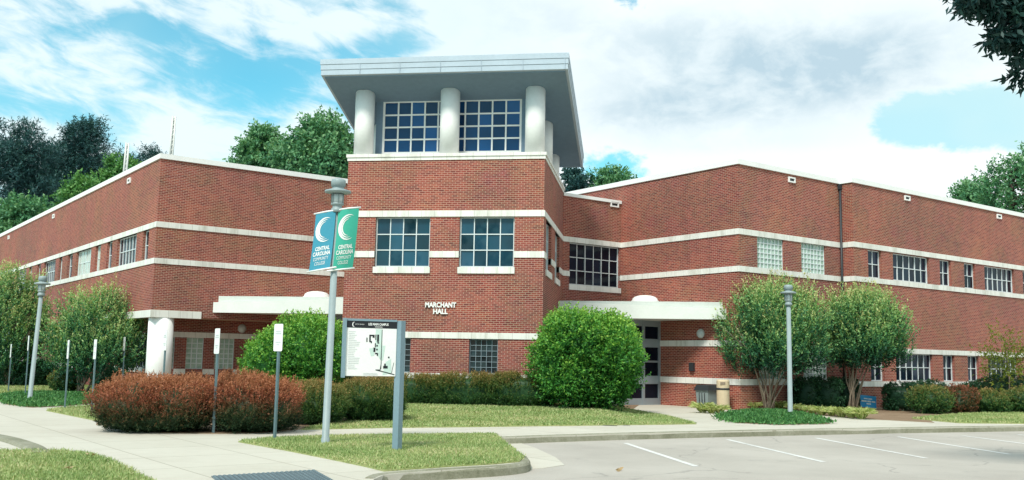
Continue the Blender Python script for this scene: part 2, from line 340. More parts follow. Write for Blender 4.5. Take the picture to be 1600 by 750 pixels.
class MB:
    def __init__(s):
        s.v = []; s.f = []; s.uv = []; s.smooth = []

    def quad(s, pts, uvs=None, smooth=False):
        b = len(s.v); s.v += [tuple(map(float, p)) for p in pts]; s.f.append(tuple(range(b, b + len(pts))))
        s.uv.append(uvs if uvs else [(0, 0)] * len(pts)); s.smooth.append(smooth)

    def prism(s, poly, z0, z1, bottom=True):
        """poly: xy list, counter clockwise"""
        n = len(poly)
        a = sum(poly[i][0] * poly[(i + 1) % n][1] - poly[(i + 1) % n][0] * poly[i][1] for i in range(n))
        if a < 0: poly = poly[::-1]
        s.quad([(p[0], p[1], z1) for p in poly], [(p[0], p[1]) for p in poly])
        if bottom: s.quad([(p[0], p[1], z0) for p in poly[::-1]])
        t = 0
        for i in range(n):
            p, q = poly[i], poly[(i + 1) % n]; L = math.hypot(q[0] - p[0], q[1] - p[1])
            s.quad([(p[0], p[1], z0), (q[0], q[1], z0), (q[0], q[1], z1), (p[0], p[1], z1)], [(t, z0), (t + L, z0), (t + L, z1), (t, z1)])
            t += L

    def hexa(s, c):
        """8 corners: bottom 4 ccw then top 4"""
        for idx in ((3, 2, 1, 0), (4, 5, 6, 7), (0, 1, 5, 4), (1, 2, 6, 5), (2, 3, 7, 6), (3, 0, 4, 7)):
            s.quad([c[i] for i in idx])

    def box(s, o, ax, ay, az_):
        """o corner, three edge vectors"""
        o, ax, ay, az_ = map(np.array, (o, ax, ay, az_))
        if np.dot(np.cross(ax, ay), az_) < 0: ax, ay = ay, ax
        s.hexa([o, o + ax, o + ax + ay, o + ay, o + az_, o + ax + az_, o + ax + ay + az_, o + ay + az_])

    def cbox(s, c, sx, sy, sz, rz=0.0):
        ca, sa = math.cos(rz), math.sin(rz)
        ax = np.array([ca, sa, 0]) * sx; ay = np.array([-sa, ca, 0]) * sy; az_ = np.array([0, 0, sz])
        s.box(np.array(c) - ax / 2 - ay / 2 - az_ / 2, ax, ay, az_)

    def tube(s, pts, rad, n=10, cap=True):
        pts = [np.array(p, float) for p in pts]; rings = []
        for i, p in enumerate(pts):
            d = pts[min(i + 1, len(pts) - 1)] - pts[max(i - 1, 0)]; d = d / (np.linalg.norm(d) + 1e-9)
            a = np.cross(d, [0.3, 0.9, 0.1]) if abs(d[2]) > 0.9 else np.cross(d, [0, 0, 1]); a /= np.linalg.norm(a); b = np.cross(d, a)
            r = rad[i] if isinstance(rad, (list, tuple)) else rad
            rings.append([p + a * r * math.cos(2 * math.pi * k / n) + b * r * math.sin(2 * math.pi * k / n) for k in range(n)])
        base = len(s.v)
        for rg in rings: s.v += [tuple(q) for q in rg]
        for i in range(len(rings) - 1):
            for k in range(n):
                a0 = base + i * n + k; a1 = base + i * n + (k + 1) % n
                s.f.append((a0, a1, a1 + n, a0 + n)); s.uv.append([(0, 0)] * 4); s.smooth.append(True)
        if cap:
            s.f.append(tuple(base + k for k in range(n))[::-1]); s.uv.append([(0, 0)] * n); s.smooth.append(False)
            s.f.append(tuple(base + (len(rings) - 1) * n + k for k in range(n))); s.uv.append([(0, 0)] * n); s.smooth.append(False)

    def lathe(s, c, prof, n=20, lean=(0, 0)):
        """prof: list of (r, z) bottom to top; creases where listed twice"""
        base = len(s.v)
        for r, z in prof:
            for k in range(n):
                a = 2 * math.pi * k / n
                s.v.append((c[0] + r * math.cos(a) + lean[0] * z, c[1] + r * math.sin(a) + lean[1] * z, c[2] + z))
        for i in range(len(prof) - 1):
            if prof[i] == prof[i + 1]: continue
            for k in range(n):
                a0 = base + i * n + k; a1 = base + i * n + (k + 1) % n
                s.f.append((a0, a1, a1 + n, a0 + n)); s.uv.append([(0, 0)] * 4); s.smooth.append(True)
        s.f.append(tuple(base + k for k in range(n))[::-1]); s.uv.append([(0, 0)] * n); s.smooth.append(False)
        s.f.append(tuple(base + (len(prof) - 1) * n + k for k in range(n))); s.uv.append([(0, 0)] * n); s.smooth.append(False)

    def build(s, name, mat, parent=None, bevel=0.0):
        me = bpy.data.meshes.new(name); me.from_pydata(s.v, [], s.f)
        uvl = me.uv_layers.new(name="uv")
        flat = [c for f in s.uv for u in f for c in u]
        uvl.data.foreach_set("uv", flat)
        me.polygons.foreach_set("use_smooth", s.smooth)
        me.materials.append(M[mat] if isinstance(mat, str) else mat)
        me.update()
        o = bpy.data.objects.new(name, me); COL.objects.link(o)
        if parent:
            o.parent = parent
        if bevel:
            b = o.modifiers.new("bevel", "BEVEL"); b.width = bevel; b.segments = 2; b.limit_method = "ANGLE"; b.angle_limit = R(50)
        return o


def tag(o, label=None, cat=None, group=None, kind=None):
    if label: o["label"] = label
    if cat: o["category"] = cat
    if group: o["group"] = group
    if kind: o["kind"] = kind
    return o


def empty(name, loc=(0, 0, 0), rz=0.0):
    o = bpy.data.objects.new(name, None); COL.objects.link(o); o.location = loc; o.rotation_euler = (0, 0, rz); o.empty_display_size = 0.3
    return o


def copy_tree(o, parent=None):
    c = o.copy(); COL.objects.link(c)
    if parent: c.parent = parent
    for ch in list(o.children): copy_tree(ch, c)
    return c


def ray(u, v):
    return FWD + RGT * (u - CX) / FPX - UPV * (v - CY) / FPX


def G(u, v, z=0.0):
    """the spot of the site seen at photo pixel (u, v) on level z"""
    d = ray(u, v); p = CAMO + d * ((z - CAMH) / d[2])
    return np.array(p)


def at_depth(u, v, dep):
    return CAMO + ray(u, v) * dep


def text_mesh(body, size=1.0, bold=0.0, extrude=0.0):
    cu = bpy.data.curves.new("txt", "FONT"); cu.body = body; cu.size = size; cu.offset = bold; cu.extrude = extrude; cu.align_x = "CENTER"; cu.resolution_u = 3
    o = bpy.data.objects.new("txt", cu); COL.objects.link(o)
    dg = bpy.context.evaluated_depsgraph_get(); me = bpy.data.meshes.new_from_object(o.evaluated_get(dg))
    vs = np.array([v.co[:] for v in me.vertices]).reshape(-1, 3); fs = [tuple(p.vertices) for p in me.polygons]
    bpy.data.objects.remove(o); bpy.data.curves.remove(cu); bpy.data.meshes.remove(me)
    return vs, fs


def add_text(mb, body, x0, x1, y0, y1, fn, bold=0.02, ext=0.0):
    """text fitted to a box in a sheet's own (x, y); fn maps (x, y, depth) to space"""
    vs, fs = text_mesh(body, 1.0, bold, ext)
    lo, hi = vs.min(0), vs.max(0)
    b = len(mb.v)
    for v in vs:
        x = x0 + (v[0] - lo[0]) / (hi[0] - lo[0]) * (x1 - x0); y = y0 + (v[1] - lo[1]) / (hi[1] - lo[1]) * (y1 - y0)
        mb.v.append(tuple(fn(x, y, v[2])))
    for f in fs:
        mb.f.append(tuple(b + i for i in f)); mb.uv.append([(0, 0)] * len(f)); mb.smooth.append(False)


def crescent(mb, cx, cy, h, fn, n=14):
    """the swoosh: three nested crescent strokes opening to the right"""
    for (ro, ri, sh, a0, a1) in ((1.0, 0.86, 0.22, 62, 300), (0.82, 0.72, 0.20, 75, 290), (0.66, 0.58, 0.18, 88, 275)):
        prev = None
        for i in range(n + 1):
            t = i / n; a = R(a0 + (a1 - a0) * t); w = math.sin(math.pi * t) ** 0.7
            rr = ro - (ro - ri) * 0.5 * (1 - w)
            rin = ro - (ro - ri) * (0.5 + 0.62 * w)
            p = (cx + rr * h * .38 * math.cos(a), cy + rr * h * .5 * math.sin(a)); q = (cx + sh * h * .05 * w + rin * h * .38 * math.cos(a), cy + rin * h * .5 * math.sin(a))
            if prev: mb.quad([fn(*prev[0], 0), fn(*prev[1], 0), fn(*q, 0), fn(*p, 0)])
            prev = (p, q)


# ------------------------------------------------------------------ building: plan in metres, tower axis along +Y, wings at 45 degrees
S2 = math.sqrt(0.5)
DA = np.array([-S2, S2, 0]); DB = np.array([S2, S2, 0]); DX = np.array([1.0, 0, 0]); DY = np.array([0, 1.0, 0]); DZ = np.array([0, 0, 1.0])
T00 = np.array([-9.75, 29.9, 0]); T10 = np.array([-3.40, 29.9, 0]); T11 = np.array([-3.40, 36.25, 0]); T01 = np.array([-9.75, 36.25, 0])
RC = np.array([2.86, 34.19, 0]); LC = np.array([-17.36, 32.05, 0])
CONR = T11 + DB * ((37.05 - (T11[0] + T11[1])) * S2)                 # connector meets the right wing
CONL = T01 + DA * 2.41                                                 # and its mirror meets the left wing
STEP0 = RC + DB * 5.84; STEP1 = STEP0 - DA * 0.537
W2END = STEP1 + DB * 30.0
LEND = LC + DA * 34.0
ZP0, ZP1 = 8.42, 8.60

hall = empty("college_hall", (-6.5, 33, 0)); HL = np.array([-6.5, 33, 0])
tag(hall, "two storey red brick hall with white stone bands and a square columned corner tower", "building")


def hb(mb, name, mat, parent=None, bevel=0.0):
    """build a part of the hall (its vertices are in site coordinates)"""
    o = mb.build(name, mat, parent or hall, bevel)
    o.matrix_parent_inverse = Matrix.Translation(Vector((-HL[0], -HL[1], 0)))
    if parent is not None: o.matrix_parent_inverse = Matrix.Identity(4)
    return o


def wall(mb, p0, d, L, z0, z1, holes=(), rec=0.13, u0=0.0):
    """brick sheet from p0 along d; outward normal is d x z; holes (t0, t1, z0, z1) get brick reveals"""
    d = np.array(d); n = np.cross(d, DZ)
    ts = sorted({0.0, L, *[h[0] for h in holes], *[h[1] for h in holes]}); zs = sorted({z0, z1, *[h[2] for h in holes], *[h[3] for h in holes]})
    P = lambda t, z, o=0.0: p0 + d * t + DZ * z - n * o
    for i in range(len(ts) - 1):
        j = 0
        while j < len(zs) - 1:
            tm = (ts[i] + ts[i + 1]) / 2; zm = (zs[j] + zs[j + 1]) / 2
            if any(h[0] < tm < h[1] and h[2] < zm < h[3] for h in holes): j += 1; continue
            k = j + 1
            while k < len(zs) - 1 and not any(h[0] < tm < h[1] and h[2] < (zs[k] + zs[k + 1]) / 2 < h[3] for h in holes): k += 1
            a, b, c, e = ts[i], ts[i + 1], zs[j], zs[k]
            mb.quad([P(a, c), P(b, c), P(b, e), P(a, e)], [(u0 + a, c), (u0 + b, c), (u0 + b, e), (u0 + a, e)])
            j = k
    for (a, b, c, e) in holes:
        for (q, uv) in (([P(a, c), P(a, e), P(a, e, rec), P(a, c, rec)], [(a, c), (a, e), (a + rec, e), (a + rec, c)]), ([P(b, e), P(b, c), P(b, c, rec), P(b, e, rec)], [(b, e), (b, c), (b + rec, c), (b + rec, e)]),
                        ([P(a, e), P(b, e), P(b, e, rec), P(a, e, rec)], [(a, e), (b, e), (b, e + rec), (a, e + rec)]), ([P(b, c), P(a, c), P(a, c, rec), P(b, c, rec)], [(b, c), (a, c), (a, c + rec), (b, c + rec)])):
            mb.quad(q, uv)


def window(p0, d, t0, t1, z0, z1, cols, rows, glass="glass", frame="frame", rec=0.10, bar=0.030, edge=0.042, name="window", tilt=0.012, label=None):
    d = np.array(d); n = np.cross(d, DZ); o = p0 + d * t0 + DZ * z0 - n * rec; w, h = t1 - t0, z1 - z0
    f = MB(); dep = 0.06
    for x in (0, w - edge): f.box(o + d * x - n * dep, d * edge, n * dep, DZ * h)
    for z in (0, h - edge): f.box(o + d * edge + DZ * z - n * dep, d * (w - 2 * edge), n * dep, DZ * edge)
    cw = (w - 2 * edge) / cols; rh = (h - 2 * edge) / rows
    for i in range(1, cols): f.box(o + d * (edge + i * cw - bar / 2) - n * (dep + .004) + DZ * edge, d * bar, n * dep, DZ * (h - 2 * edge))
    for j in range(1, rows): f.box(o + d * edge - n * (dep - .004) + DZ * (edge + j * rh - bar / 2), d * (w - 2 * edge), n * (dep - .012), DZ * bar)
    fr = hb(f, name, frame)
    if label: fr["label"] = label
    g = MB(); rnd = random.Random(int(abs(o[0] * 100 + o[1] * 37 + z0 * 11)))
    for i in range(cols):
        for j in range(rows):
            c = [rnd.uniform(-tilt, tilt) for _ in range(3)]
            q = []
            for (a, b) in ((0, 0), (1, 0), (1, 1), (0, 1)):
                off = c[0] + c[1] * a + c[2] * b - 0.035
                q.append(o + d * (edge + (i + a) * cw) + DZ * (edge + (j + b) * rh) + n * off)
            g.quad(q)
    p = g.build("pane", glass, fr)
    a = p.data.attributes.new("tint", "FLOAT", "FACE"); a.data.foreach_set("value", [rnd.random() ** 1.5 for _ in p.data.polygons])
    return fr


def band(pts, z0, z1, proud=0.03, inset=0.10, mb=None):
    """a stone course following a polyline; outward is on the right of the walking direction"""
    pts = [np.array(p[:2], float) for p in pts]; n = len(pts); offs = []
    for i in range(n):
        dd = []
        if i > 0: e = pts[i] - pts[i - 1]; dd.append(e / np.linalg.norm(e))
        if i < n - 1: e = pts[i + 1] - pts[i]; dd.append(e / np.linalg.norm(e))
        ns = [np.array([e[1], -e[0]]) for e in dd]
        if len(ns) == 1: offs.append(ns[0])
        else:
            mm = ns[0] + ns[1]; offs.append(mm / (1 + ns[0] @ ns[1]))
    mb = mb or MB(); t = 0.0
    for i in range(n - 1):
        L = np.linalg.norm(pts[i + 1] - pts[i])
        o0, o1 = pts[i] + offs[i] * proud, pts[i + 1] + offs[i + 1] * proud; i0, i1 = pts[i] - offs[i] * inset, pts[i + 1] - offs[i + 1] * inset
        A3 = lambda p, z: (p[0], p[1], z)
        mb.quad([A3(o0, z0), A3(o1, z0), A3(o1, z1), A3(o0, z1)], [(t, z0 + 20), (t + L, z0 + 20), (t + L, z1 + 20), (t, z1 + 20)])
        mb.quad([A3(o0, z1), A3(o1, z1), A3(i1, z1), A3(i0, z1)], [(t, 20), (t + L, 20), (t + L, 20.1), (t, 20.1)])
        mb.quad([A3(i0, z0), A3(i1, z0), A3(o1, z0), A3(o0, z0)], [(t, 20), (t + L, 20), (t + L, 20.1), (t, 20.1)])
        mb.quad([A3(i1, z0), A3(i0, z0), A3(i0, z1), A3(i1, z1)])
        t += L
    for k in (0, n - 1):
        o0 = pts[k] + offs[k] * proud; i0 = pts[k] - offs[k] * inset
        q = [(i0[0], i0[1], z0), (o0[0], o0[1], z0), (o0[0], o0[1], z1), (i0[0], i0[1], z1)]
        mb.quad(q if k == 0 else q[::-1], [(0, 20), (.1, 20), (.1, 20.2), (0, 20.2)])
    return mb


# --- window schedule -----------------------------------------------------------------
ZS, ZH = 4.88, 5.97                                                   # sill and head of the upper windows
tf_up = [(0.97, 2.75), (3.69, 5.43)]; tf_gr = [(1.33, 2.23), (4.08, 4.98)]; ts_up = [(0.67, 2.25), (3.54, 5.04)]
wr_blk = [(0.97, 2.41), (3.43, 4.85)]
w2 = []
for k in range(4):
    b = 6.93 * k
    w2 += [(0.92 + b, 1.80 + b, 2), (2.58 + b, 5.16 + b, 6), (5.95 + b, 6.80 + b, 2)]
lw = [(0.86, 1.55, 2, "glass_dark"), (2.36, 4.93, 6, "glass_dark"), (5.66, 6.42, 2, "glass_dark"), (7.40, 8.21, 2, "blind"), (8.95, 11.5, 6, "blind"), (12.2, 13.1, 2, "glass_dark"), (14.2, 14.85, 2, "blind"),
      (15.6, 18.1, 6, "glass_dark"), (18.9, 19.7, 2, "glass_dark"), (21.0, 21.8, 2, "glass_dark"), (22.5, 25.0, 6, "glass_dark"), (25.8, 26.6, 2, "glass_dark")]

# --- tower -------------------------------------------------------------------------------
mb = MB()
wall(mb, T00, DX, 6.35, -0.3, 7.79, [(a, b, 4.38, 5.97) for a, b in tf_up] + [(a, b, 1.09, 2.16) for a, b in tf_gr])
wall(mb, T10, DY, 6.35, -0.3, 7.79, [(a, b, 4.38, 5.97) for a, b in ts_up], u0=6.35)
wall(mb, T11, -DX, 6.35, -0.3, 7.79, u0=2.0)
wall(mb, T01, -DY, 6.35, -0.3, 7.79, u0=4.0)
mb.quad([(T00[0], T00[1], 7.79), (T10[0], T10[1], 7.79), (T11[0], T11[1], 7.79), (T01[0], T01[1], 7.79)])
hb(mb, "tower_wall", "brick")
for a, b in tf_up: window(T00, DX, a, b, 4.38, 5.97, 4, 3)
for a, b in tf_gr: window(T00, DX, a, b, 1.09, 2.16, 5, 6, "block_dark", "alu", bar=0.014, edge=0.03)
for a, b in ts_up: window(T10, DY, a, b, 4.38, 5.97, 4, 3)
mb = MB()
for a, b in tf_up: hb(band([T00 + DX * (a - .03), T00 + DX * (b + .03)], 4.18, 4.38, 0.045, 0.14), "window_sill", "stone")
for a, b in ts_up: hb(band([T10 + DY * (a - .03), T10 + DY * (b + .03)], 4.18, 4.38, 0.045, 0.14), "window_sill", "stone")
conw = (0.33, 2.90)
hb(band([T11 + DB * (conw[0] - .03), T11 + DB * (conw[1] + .03)], 4.18, 4.38, 0.045, 0.14), "window_sill", "stone")

# --- right wing, connector -----------------------------------------------------------------
CL = float(np.linalg.norm(CONR - T11)); WL = float(np.linalg.norm(CONR - RC))
mb = MB(); wall(mb, T11, DB, CL, -0.3, 7.70, [(conw[0], conw[1], 4.38, 5.97)], u0=3.0)
hb(mb, "connector_wall", "brick")
window(T11, DB, conw[0], conw[1], 4.38, 5.97, 6, 3, "glass_dark")
mb = MB()
wall(mb, RC + DA * 14, -DA, 14.0, -0.3, ZP0, u0=1.0)
wall(mb, RC, DB, 5.84, -0.3, ZP0, [(a, b, ZS, ZH) for a, b in wr_blk] + [(a, b, 1.03, 2.13) for a, b in wr_blk], u0=15.0)
wall(mb, STEP0, -DA, 0.537, -0.3, ZP0, u0=.5)
wall(mb, STEP1, DB, 30.0, -0.3, ZP0, [(a, b, ZS, 5.95) for a, b, c in w2] + [(a, b, 0.98, 2.05) for a, b, c in w2], u0=8.0)
wall(mb, W2END, DA, 14.5, -0.3, ZP0)
wall(mb, W2END + DA * 14.537, -DB, 35.84, -0.3, ZP0)
hb(mb, "wing_wall", "brick")
for a, b in wr_blk:
    window(RC, DB, a, b, ZS, ZH, 7, 6, "block", bar=0.03, edge=0.02, name="glass_block_window", tilt=0.004, rec=0.05)
    window(RC, DB, a, b, 1.03, 2.13, 7, 6, "block", bar=0.03, edge=0.02, name="glass_block_window", tilt=0.004, rec=0.05)
for a, b, c in w2:
    window(STEP1, DB, a, b, ZS, 5.95, c, 2, "glass_dark"); window(STEP1, DB, a, b, 0.98, 2.05, c, 2, "glass_dark")
mb = MB()
q = [RC + DA * 14, RC, STEP0, STEP1, W2END, W2END + DA * 14.537]
mb.quad([(p[0], p[1], 8.40) for p in q])
hb(mb, "roof", "roof")

# --- left wing -------------------------------------------------------------------------------
mb = MB()
wall(mb, LEND, -DA, 34.0, 2.83, ZP0, [(34 - b, 34 - a, ZS, ZH) for a, b, c, g in lw], u0=2.0)
wall(mb, LC, DB, 12.0, 2.83, ZP0, u0=36.0)
wall(mb, LC + DB * 12, DA, 34.0, 2.83, ZP0); wall(mb, LC + DB * 12 + DA * 34, -DB, 12.0, 2.83, ZP0)
mb.quad([(p[0], p[1], 2.83) for p in (LC, LEND, LEND + DB * 12, LC + DB * 12)])
LL = LC + DB * 1.2 + DA * 1.5                                          # ground floor stands back under the upper storey
lblk = [(0.0, 0.25)]
LWN = 7.0


def tB(u, v=545):                                                       # where a photo column meets the set back wall
    d = ray(u, v); nn = DA; t = ((LL - CAMO) @ nn) / (d @ nn); return float((CAMO + d * t - LL) @ DB)


gl = [(tB(262), tB(273)), (tB(291), tB(318)), (tB(336), tB(366))]
wall(mb, LL, DB, 10.5, -0.3, 2.90, [(max(a, .02), b, 1.0, 2.15) for a, b in gl], u0=1.0)
lwg = [(1.0, 1.7), (2.4, 4.9), (5.7, 6.4), (12.2, 13.0), (15.0, 17.5)]
wall(mb, LL + DA * 31, -DA, 31.0, -0.3, 2.90, [(31 - b, 31 - a, 1.0, 2.15) for a, b in lwg], u0=7.0)
hb(mb, "wing_wall", "brick")
for a, b, c, g in lw: window(LEND, -DA, 34 - b, 34 - a, ZS, ZH, c, 2, g)
for a, b in gl: window(LL, DB, max(a, .02), b, 1.0, 2.15, max(2, round((b - a) / .2)), 6, "block", bar=0.03, edge=0.02, name="glass_block_window", tilt=0.004, rec=0.05)
for a, b in lwg: window(LL + DA * 31, -DA, 31 - b, 31 - a, 1.0, 2.15, 2 if b - a < 1 else 6, 2, "glass_dark")
mb = MB(); wall(mb, CONL, -DA, 2.41, -0.3, 7.70); hb(mb, "connector_wall", "brick")
mb = MB(); mb.quad([(p[0], p[1], 8.40) for p in (LC, LC + DB * 12, LC + DB * 12 + DA * 34, LEND)]); hb(mb, "roof", "roof")
mb = MB(); mb.quad([(p[0], p[1], 7.65) for p in (CONL, T01, T11, CONR, CONR + DA * 6, CONL + DB * 6)]); hb(mb, "roof", "roof")

# --- stone courses ------------------------------------------------------------------------
right_path = [T01, T00, T10, T11, CONR, RC, STEP0, STEP1, W2END]
hb(band(right_path, 5.97, 6.165), "stone_band", "stone")
hb(band([LEND, LC, LC + DB * 12], 5.97, 6.165), "stone_band", "stone")
hb(band([LEND, LC, LC + DB * 12], 4.68, 4.875), "stone_band", "stone")
hb(band([T01, T00, T00 + DX * tf_up[0][0]], 4.68, 4.88), "stone_band", "stone")
hb(band([T00 + DX * tf_up[0][1], T00 + DX * tf_up[1][0]], 4.68, 4.88), "stone_band", "stone")
hb(band([T00 + DX * tf_up[1][1], T10, T10 + DY * ts_up[0][0]], 4.68, 4.88), "stone_band", "stone")
hb(band([T10 + DY * ts_up[0][1], T10 + DY * ts_up[1][0]], 4.68, 4.88), "stone_band", "stone")
hb(band([T10 + DY * ts_up[1][1], T11, T11 + DB * conw[0]], 4.68, 4.88), "stone_band", "stone")
hb(band([T11 + DB * conw[1], CONR, RC, STEP0, STEP1, W2END], 4.68, 4.875), "stone_band", "stone")

ENT = RC + DA * 3.74                                                    # entrance glazing meets the wing here
hb(band([T01, T00, T10, T10 + DY * 3.2], 2.16, 2.35), "stone_band", "stone"); hb(band([T01, T00, T10, T10 + DY * 3.2], 0.92, 1.09), "stone_band", "stone")
hb(band([ENT, RC, STEP0], 2.13, 2.34), "stone_band", "stone"); hb(band([ENT, RC, STEP0], 0.82, 1.03), "stone_band", "stone")
hb(band([STEP0 - DA * .15, STEP1, W2END], 2.05, 2.24), "stone_band", "stone"); hb(band([STEP0 - DA * .15, STEP1, W2END], 0.78, 0.975), "stone_band", "stone")
hb(band([LL + DA * 31, LL, LL + DB * 10.5], 2.15, 2.35), "stone_band", "stone")
s0 = [LL + DA * 31, LL, LL + DB * gl[0][0]] if gl[0][0] > 0.1 else [LL + DA * 31, LL]
hb(band(s0, 0.80, 0.995), "stone_band", "stone")
for i in range(3):
    e = gl[i + 1][0] if i < 2 else 10.5
    hb(band([LL + DB * gl[i][1], LL + DB * e], 0.80, 0.995), "stone_band", "stone")

hb(band([LC + DA * 12, LC, LC + DB * 1.75], 2.80, 3.05, 0.04), "porch_fascia", "stone")
hb(band([CONR + DA * 8, RC, STEP0, STEP1, W2END, W2END + DA * 14], ZP0, ZP1, 0.05, 0.30), "coping", "white"); hb(band([LEND + DB * 10, LEND, LC, LC + DB * 12], ZP0, ZP1, 0.05, 0.30), "coping", "white")

hb(band([T11, CONR - DB * .02], 7.70, 7.82, 0.05, 0.30), "coping", "white"); hb(band([CONL, T01], 7.70, 7.82, 0.05, 0.30), "coping", "white")
hb(band([T01 + DX * .5, T01, T00, T10, T11, T11 - DX * .5], 7.79, 7.90, 0.03, 0.5), "coping", "stone"); hb(band([T01 + DX * .5, T01, T00, T10, T11, T11 - DX * .5], 7.90, 8.00, 0.06, 0.5), "coping", "stone")


# --- belvedere at the top of the tower -------------------------------------------------------
SLOPE = -0.262; RY0, RY1 = 29.05, 35.75; RX0, RX1 = -10.53, -2.60; RZ0 = 10.42


def soff(y): return RZ0 + SLOPE * (y - RY0)


mb = MB()
for (ins, a, b) in ((0.03, 0.0, 0.158), (0.015, 0.166, 0.326), (0.0, 0.334, 0.50), (0.05, 0.15, 0.34)):
    x0, x1, y0, y1 = RX0 + ins, RX1 - ins, RY0 + ins, RY1 - ins
    mb.hexa([(x0, y0, soff(y0) + a), (x1, y0, soff(y0) + a), (x1, y1, soff(y1) + a), (x0, y1, soff(y1) + a), (x0, y0, soff(y0) + b), (x1, y0, soff(y0) + b), (x1, y1, soff(y1) + b), (x0, y1, soff(y1) + b)])
for x in np.arange(RX0 + 1.3, RX1, 1.3): mb.box((x, RY0 - .004, RZ0 + .002), (.012, 0, 0), (0, .02, 0), (0, 0, .49))
hb(mb, "tower_roof", "fascia")
mb = MB(); x0, x1, y0, y1 = RX0 + .12, RX1 - .12, RY0 + .12, RY1 - .12
mb.hexa([(x0, y0, soff(y0) - .03), (x1, y0, soff(y0) - .03), (x1, y1, soff(y1) - .03), (x0, y1, soff(y1) - .03), (x0, y0, soff(y0) + .05), (x1, y0, soff(y0) + .05), (x1, y1, soff(y1) + .05), (x0, y1, soff(y1) + .05)])
hb(mb, "soffit", "stucco")
for (x, y) in [(-9.37, 30.24), (-6.53, 30.24), (-3.76, 30.24), (-3.74, 32.45), (-3.74, 34.85), (-9.37, 32.45), (-9.37, 34.85)]:
    mb = MB(); mb.lathe((x, y, 8.0), [(0.315, 0), (0.315, soff(y) - 8.0 + 0.04)], 40); hb(mb, "column", "white")
mb = MB(); rp = (-9.12, 30.72); wx = (0.22, 4.86)
RP0 = np.array([rp[0], rp[1], 0])
wall(mb, RP0, DX, 5.14, 7.95, 10.06, [(wx[0], wx[1], 8.18, 9.98)])
x0, x1, y0, y1 = rp[0], rp[0] + 5.14, rp[1], 35.2
mb.quad([(x1, y0, 7.95), (x1, y1, 7.95), (x1, y1, soff(y1) + .02), (x1, y0, soff(y0) + .02)]); mb.quad([(x0, y1, 7.95), (x0, y0, 7.95), (x0, y0, soff(y0) + .02), (x0, y1, soff(y1) + .02)])
mb.quad([(x1, y1, 7.95), (x0, y1, 7.95), (x0, y1, soff(y1) + .02), (x1, y1, soff(y1) + .02)])
hb(mb, "belvedere_wall", "stucco")
window(RP0, DX, wx[0], wx[1], 8.18, 9.98, 10, 4, "glass_blue", "white", rec=0.02, bar=0.05, edge=0.07, name="belvedere_window", tilt=0.01)

# --- entrance canopies --------------------------------------------------------------------------


def canopy(xa, xb, yf, back, flip):
    """white canopy; xa is the end at the tower, xb the outer end on the wing"""
    mb = MB(); x0, x1 = min(xa, xb), max(xa, xb)
    mb.prism([(x0, yf), (x1, yf)] + back, 3.06, 3.40)
    for o in (0.0,):
        h = lambda x: 3.62 - 0.20 * abs(x - xa) / abs(xb - xa)
        mb.hexa([(x0, yf - .015, 3.05), (x1, yf - .015, 3.05), (x1, yf + .10, 3.05), (x0, yf + .10, 3.05), (x0, yf - .015, h(x0)), (x1, yf - .015, h(x1)), (x1, yf + .10, h(x1)), (x0, yf + .10, h(x0))])
    c = hb(mb, "canopy", "canopy")
    mb = MB(); mb.prism([(x0 + .02, yf + .12), (x1 - .02, yf + .12)] + [(p[0], p[1] + .01) for p in back], 3.41, 3.655); mb.build("canopy_roof", "canopy_top", c)
    return c


cr = canopy(-3.385, 2.44, 34.60, [(0.70, 36.33), (0.0, 37.02), (-1.3, 37.6), (-3.385, 35.9)], 1)
cl_ = canopy(-9.765, -15.82, 33.60, [(-9.765, 35.9), (-11.7, 37.3), (-14.9, 34.53)], -1)


def dome(cx, cy, par):
    mb = MB(); mb.lathe((cx, cy, 3.65), [(0.50, 0), (0.50, 0.07), (0.46, 0.09), (0.44, 0.16), (0.36, 0.22), (0.22, 0.26), (0.05, 0.275)], 24); mb.build("skylight", "white", par)


dome(-0.35, 35.55, cr); dome(-12.35, 34.75, cl_)

# --- entrance storefronts ---------------------------------------------------------------------------


def storefront(p, d, L):
    """aluminium and glass entrance; p right end, d runs away from it, outward normal d x z"""
    f = MB(); g = MB(); n = np.cross(d, DZ); dep = 0.10
    zb = [(0.0, 0.24), (0.75, 1.05), (1.53, 1.60), (2.08, 2.39), (2.84, 3.06)]
    xs = [0.0, 0.10, 0.82, 0.92]
    posts = [(L - 0.10, L), (L - 0.92, L - 0.80), (L - 1.98, L - 1.88), (L - 3.02, L - 2.90), (L - 3.75, L - 3.65), (0.0, 0.10)]
    for a, b in posts: f.box(p + d * a - n * dep, d * (b - a), n * dep, DZ * 3.06)
    edges = sorted(posts)
    for (a0, a1), (b0, b1) in zip(edges[:-1], edges[1:]):
        for z0, z1 in zb: f.box(p + d * a1 - n * (dep - .01) + DZ * z0, d * (b0 - a1), n * (dep - .02), DZ * (z1 - z0))
    g.quad([p - n * .05, p + d * L - n * .05, p + d * L - n * .05 + DZ * 3.0, p - n * .05 + DZ * 3.0])
    o = hb(f, "entrance_frame", "alu"); g.build("pane", "glass_dark", o)
    hd = MB()
    for x in (L - 1.86, L - 2.02): hd.tube([p + d * x + n * .06 + DZ * .85, p + d * x + n * .06 + DZ * 1.35], 0.015, 8)
    hd.build("door_handle", "galv", o)


ER = ENT - DB * 5.05
storefront(ER - DA * .0, DB, 5.05)
EL0 = np.array([-15.0, 36.3, 0]); storefront(np.array([-13.4, 36.75, 0]), -DA * 1.0, 4.6)

# --- small fixings on the walls ------------------------------------------------------------------------


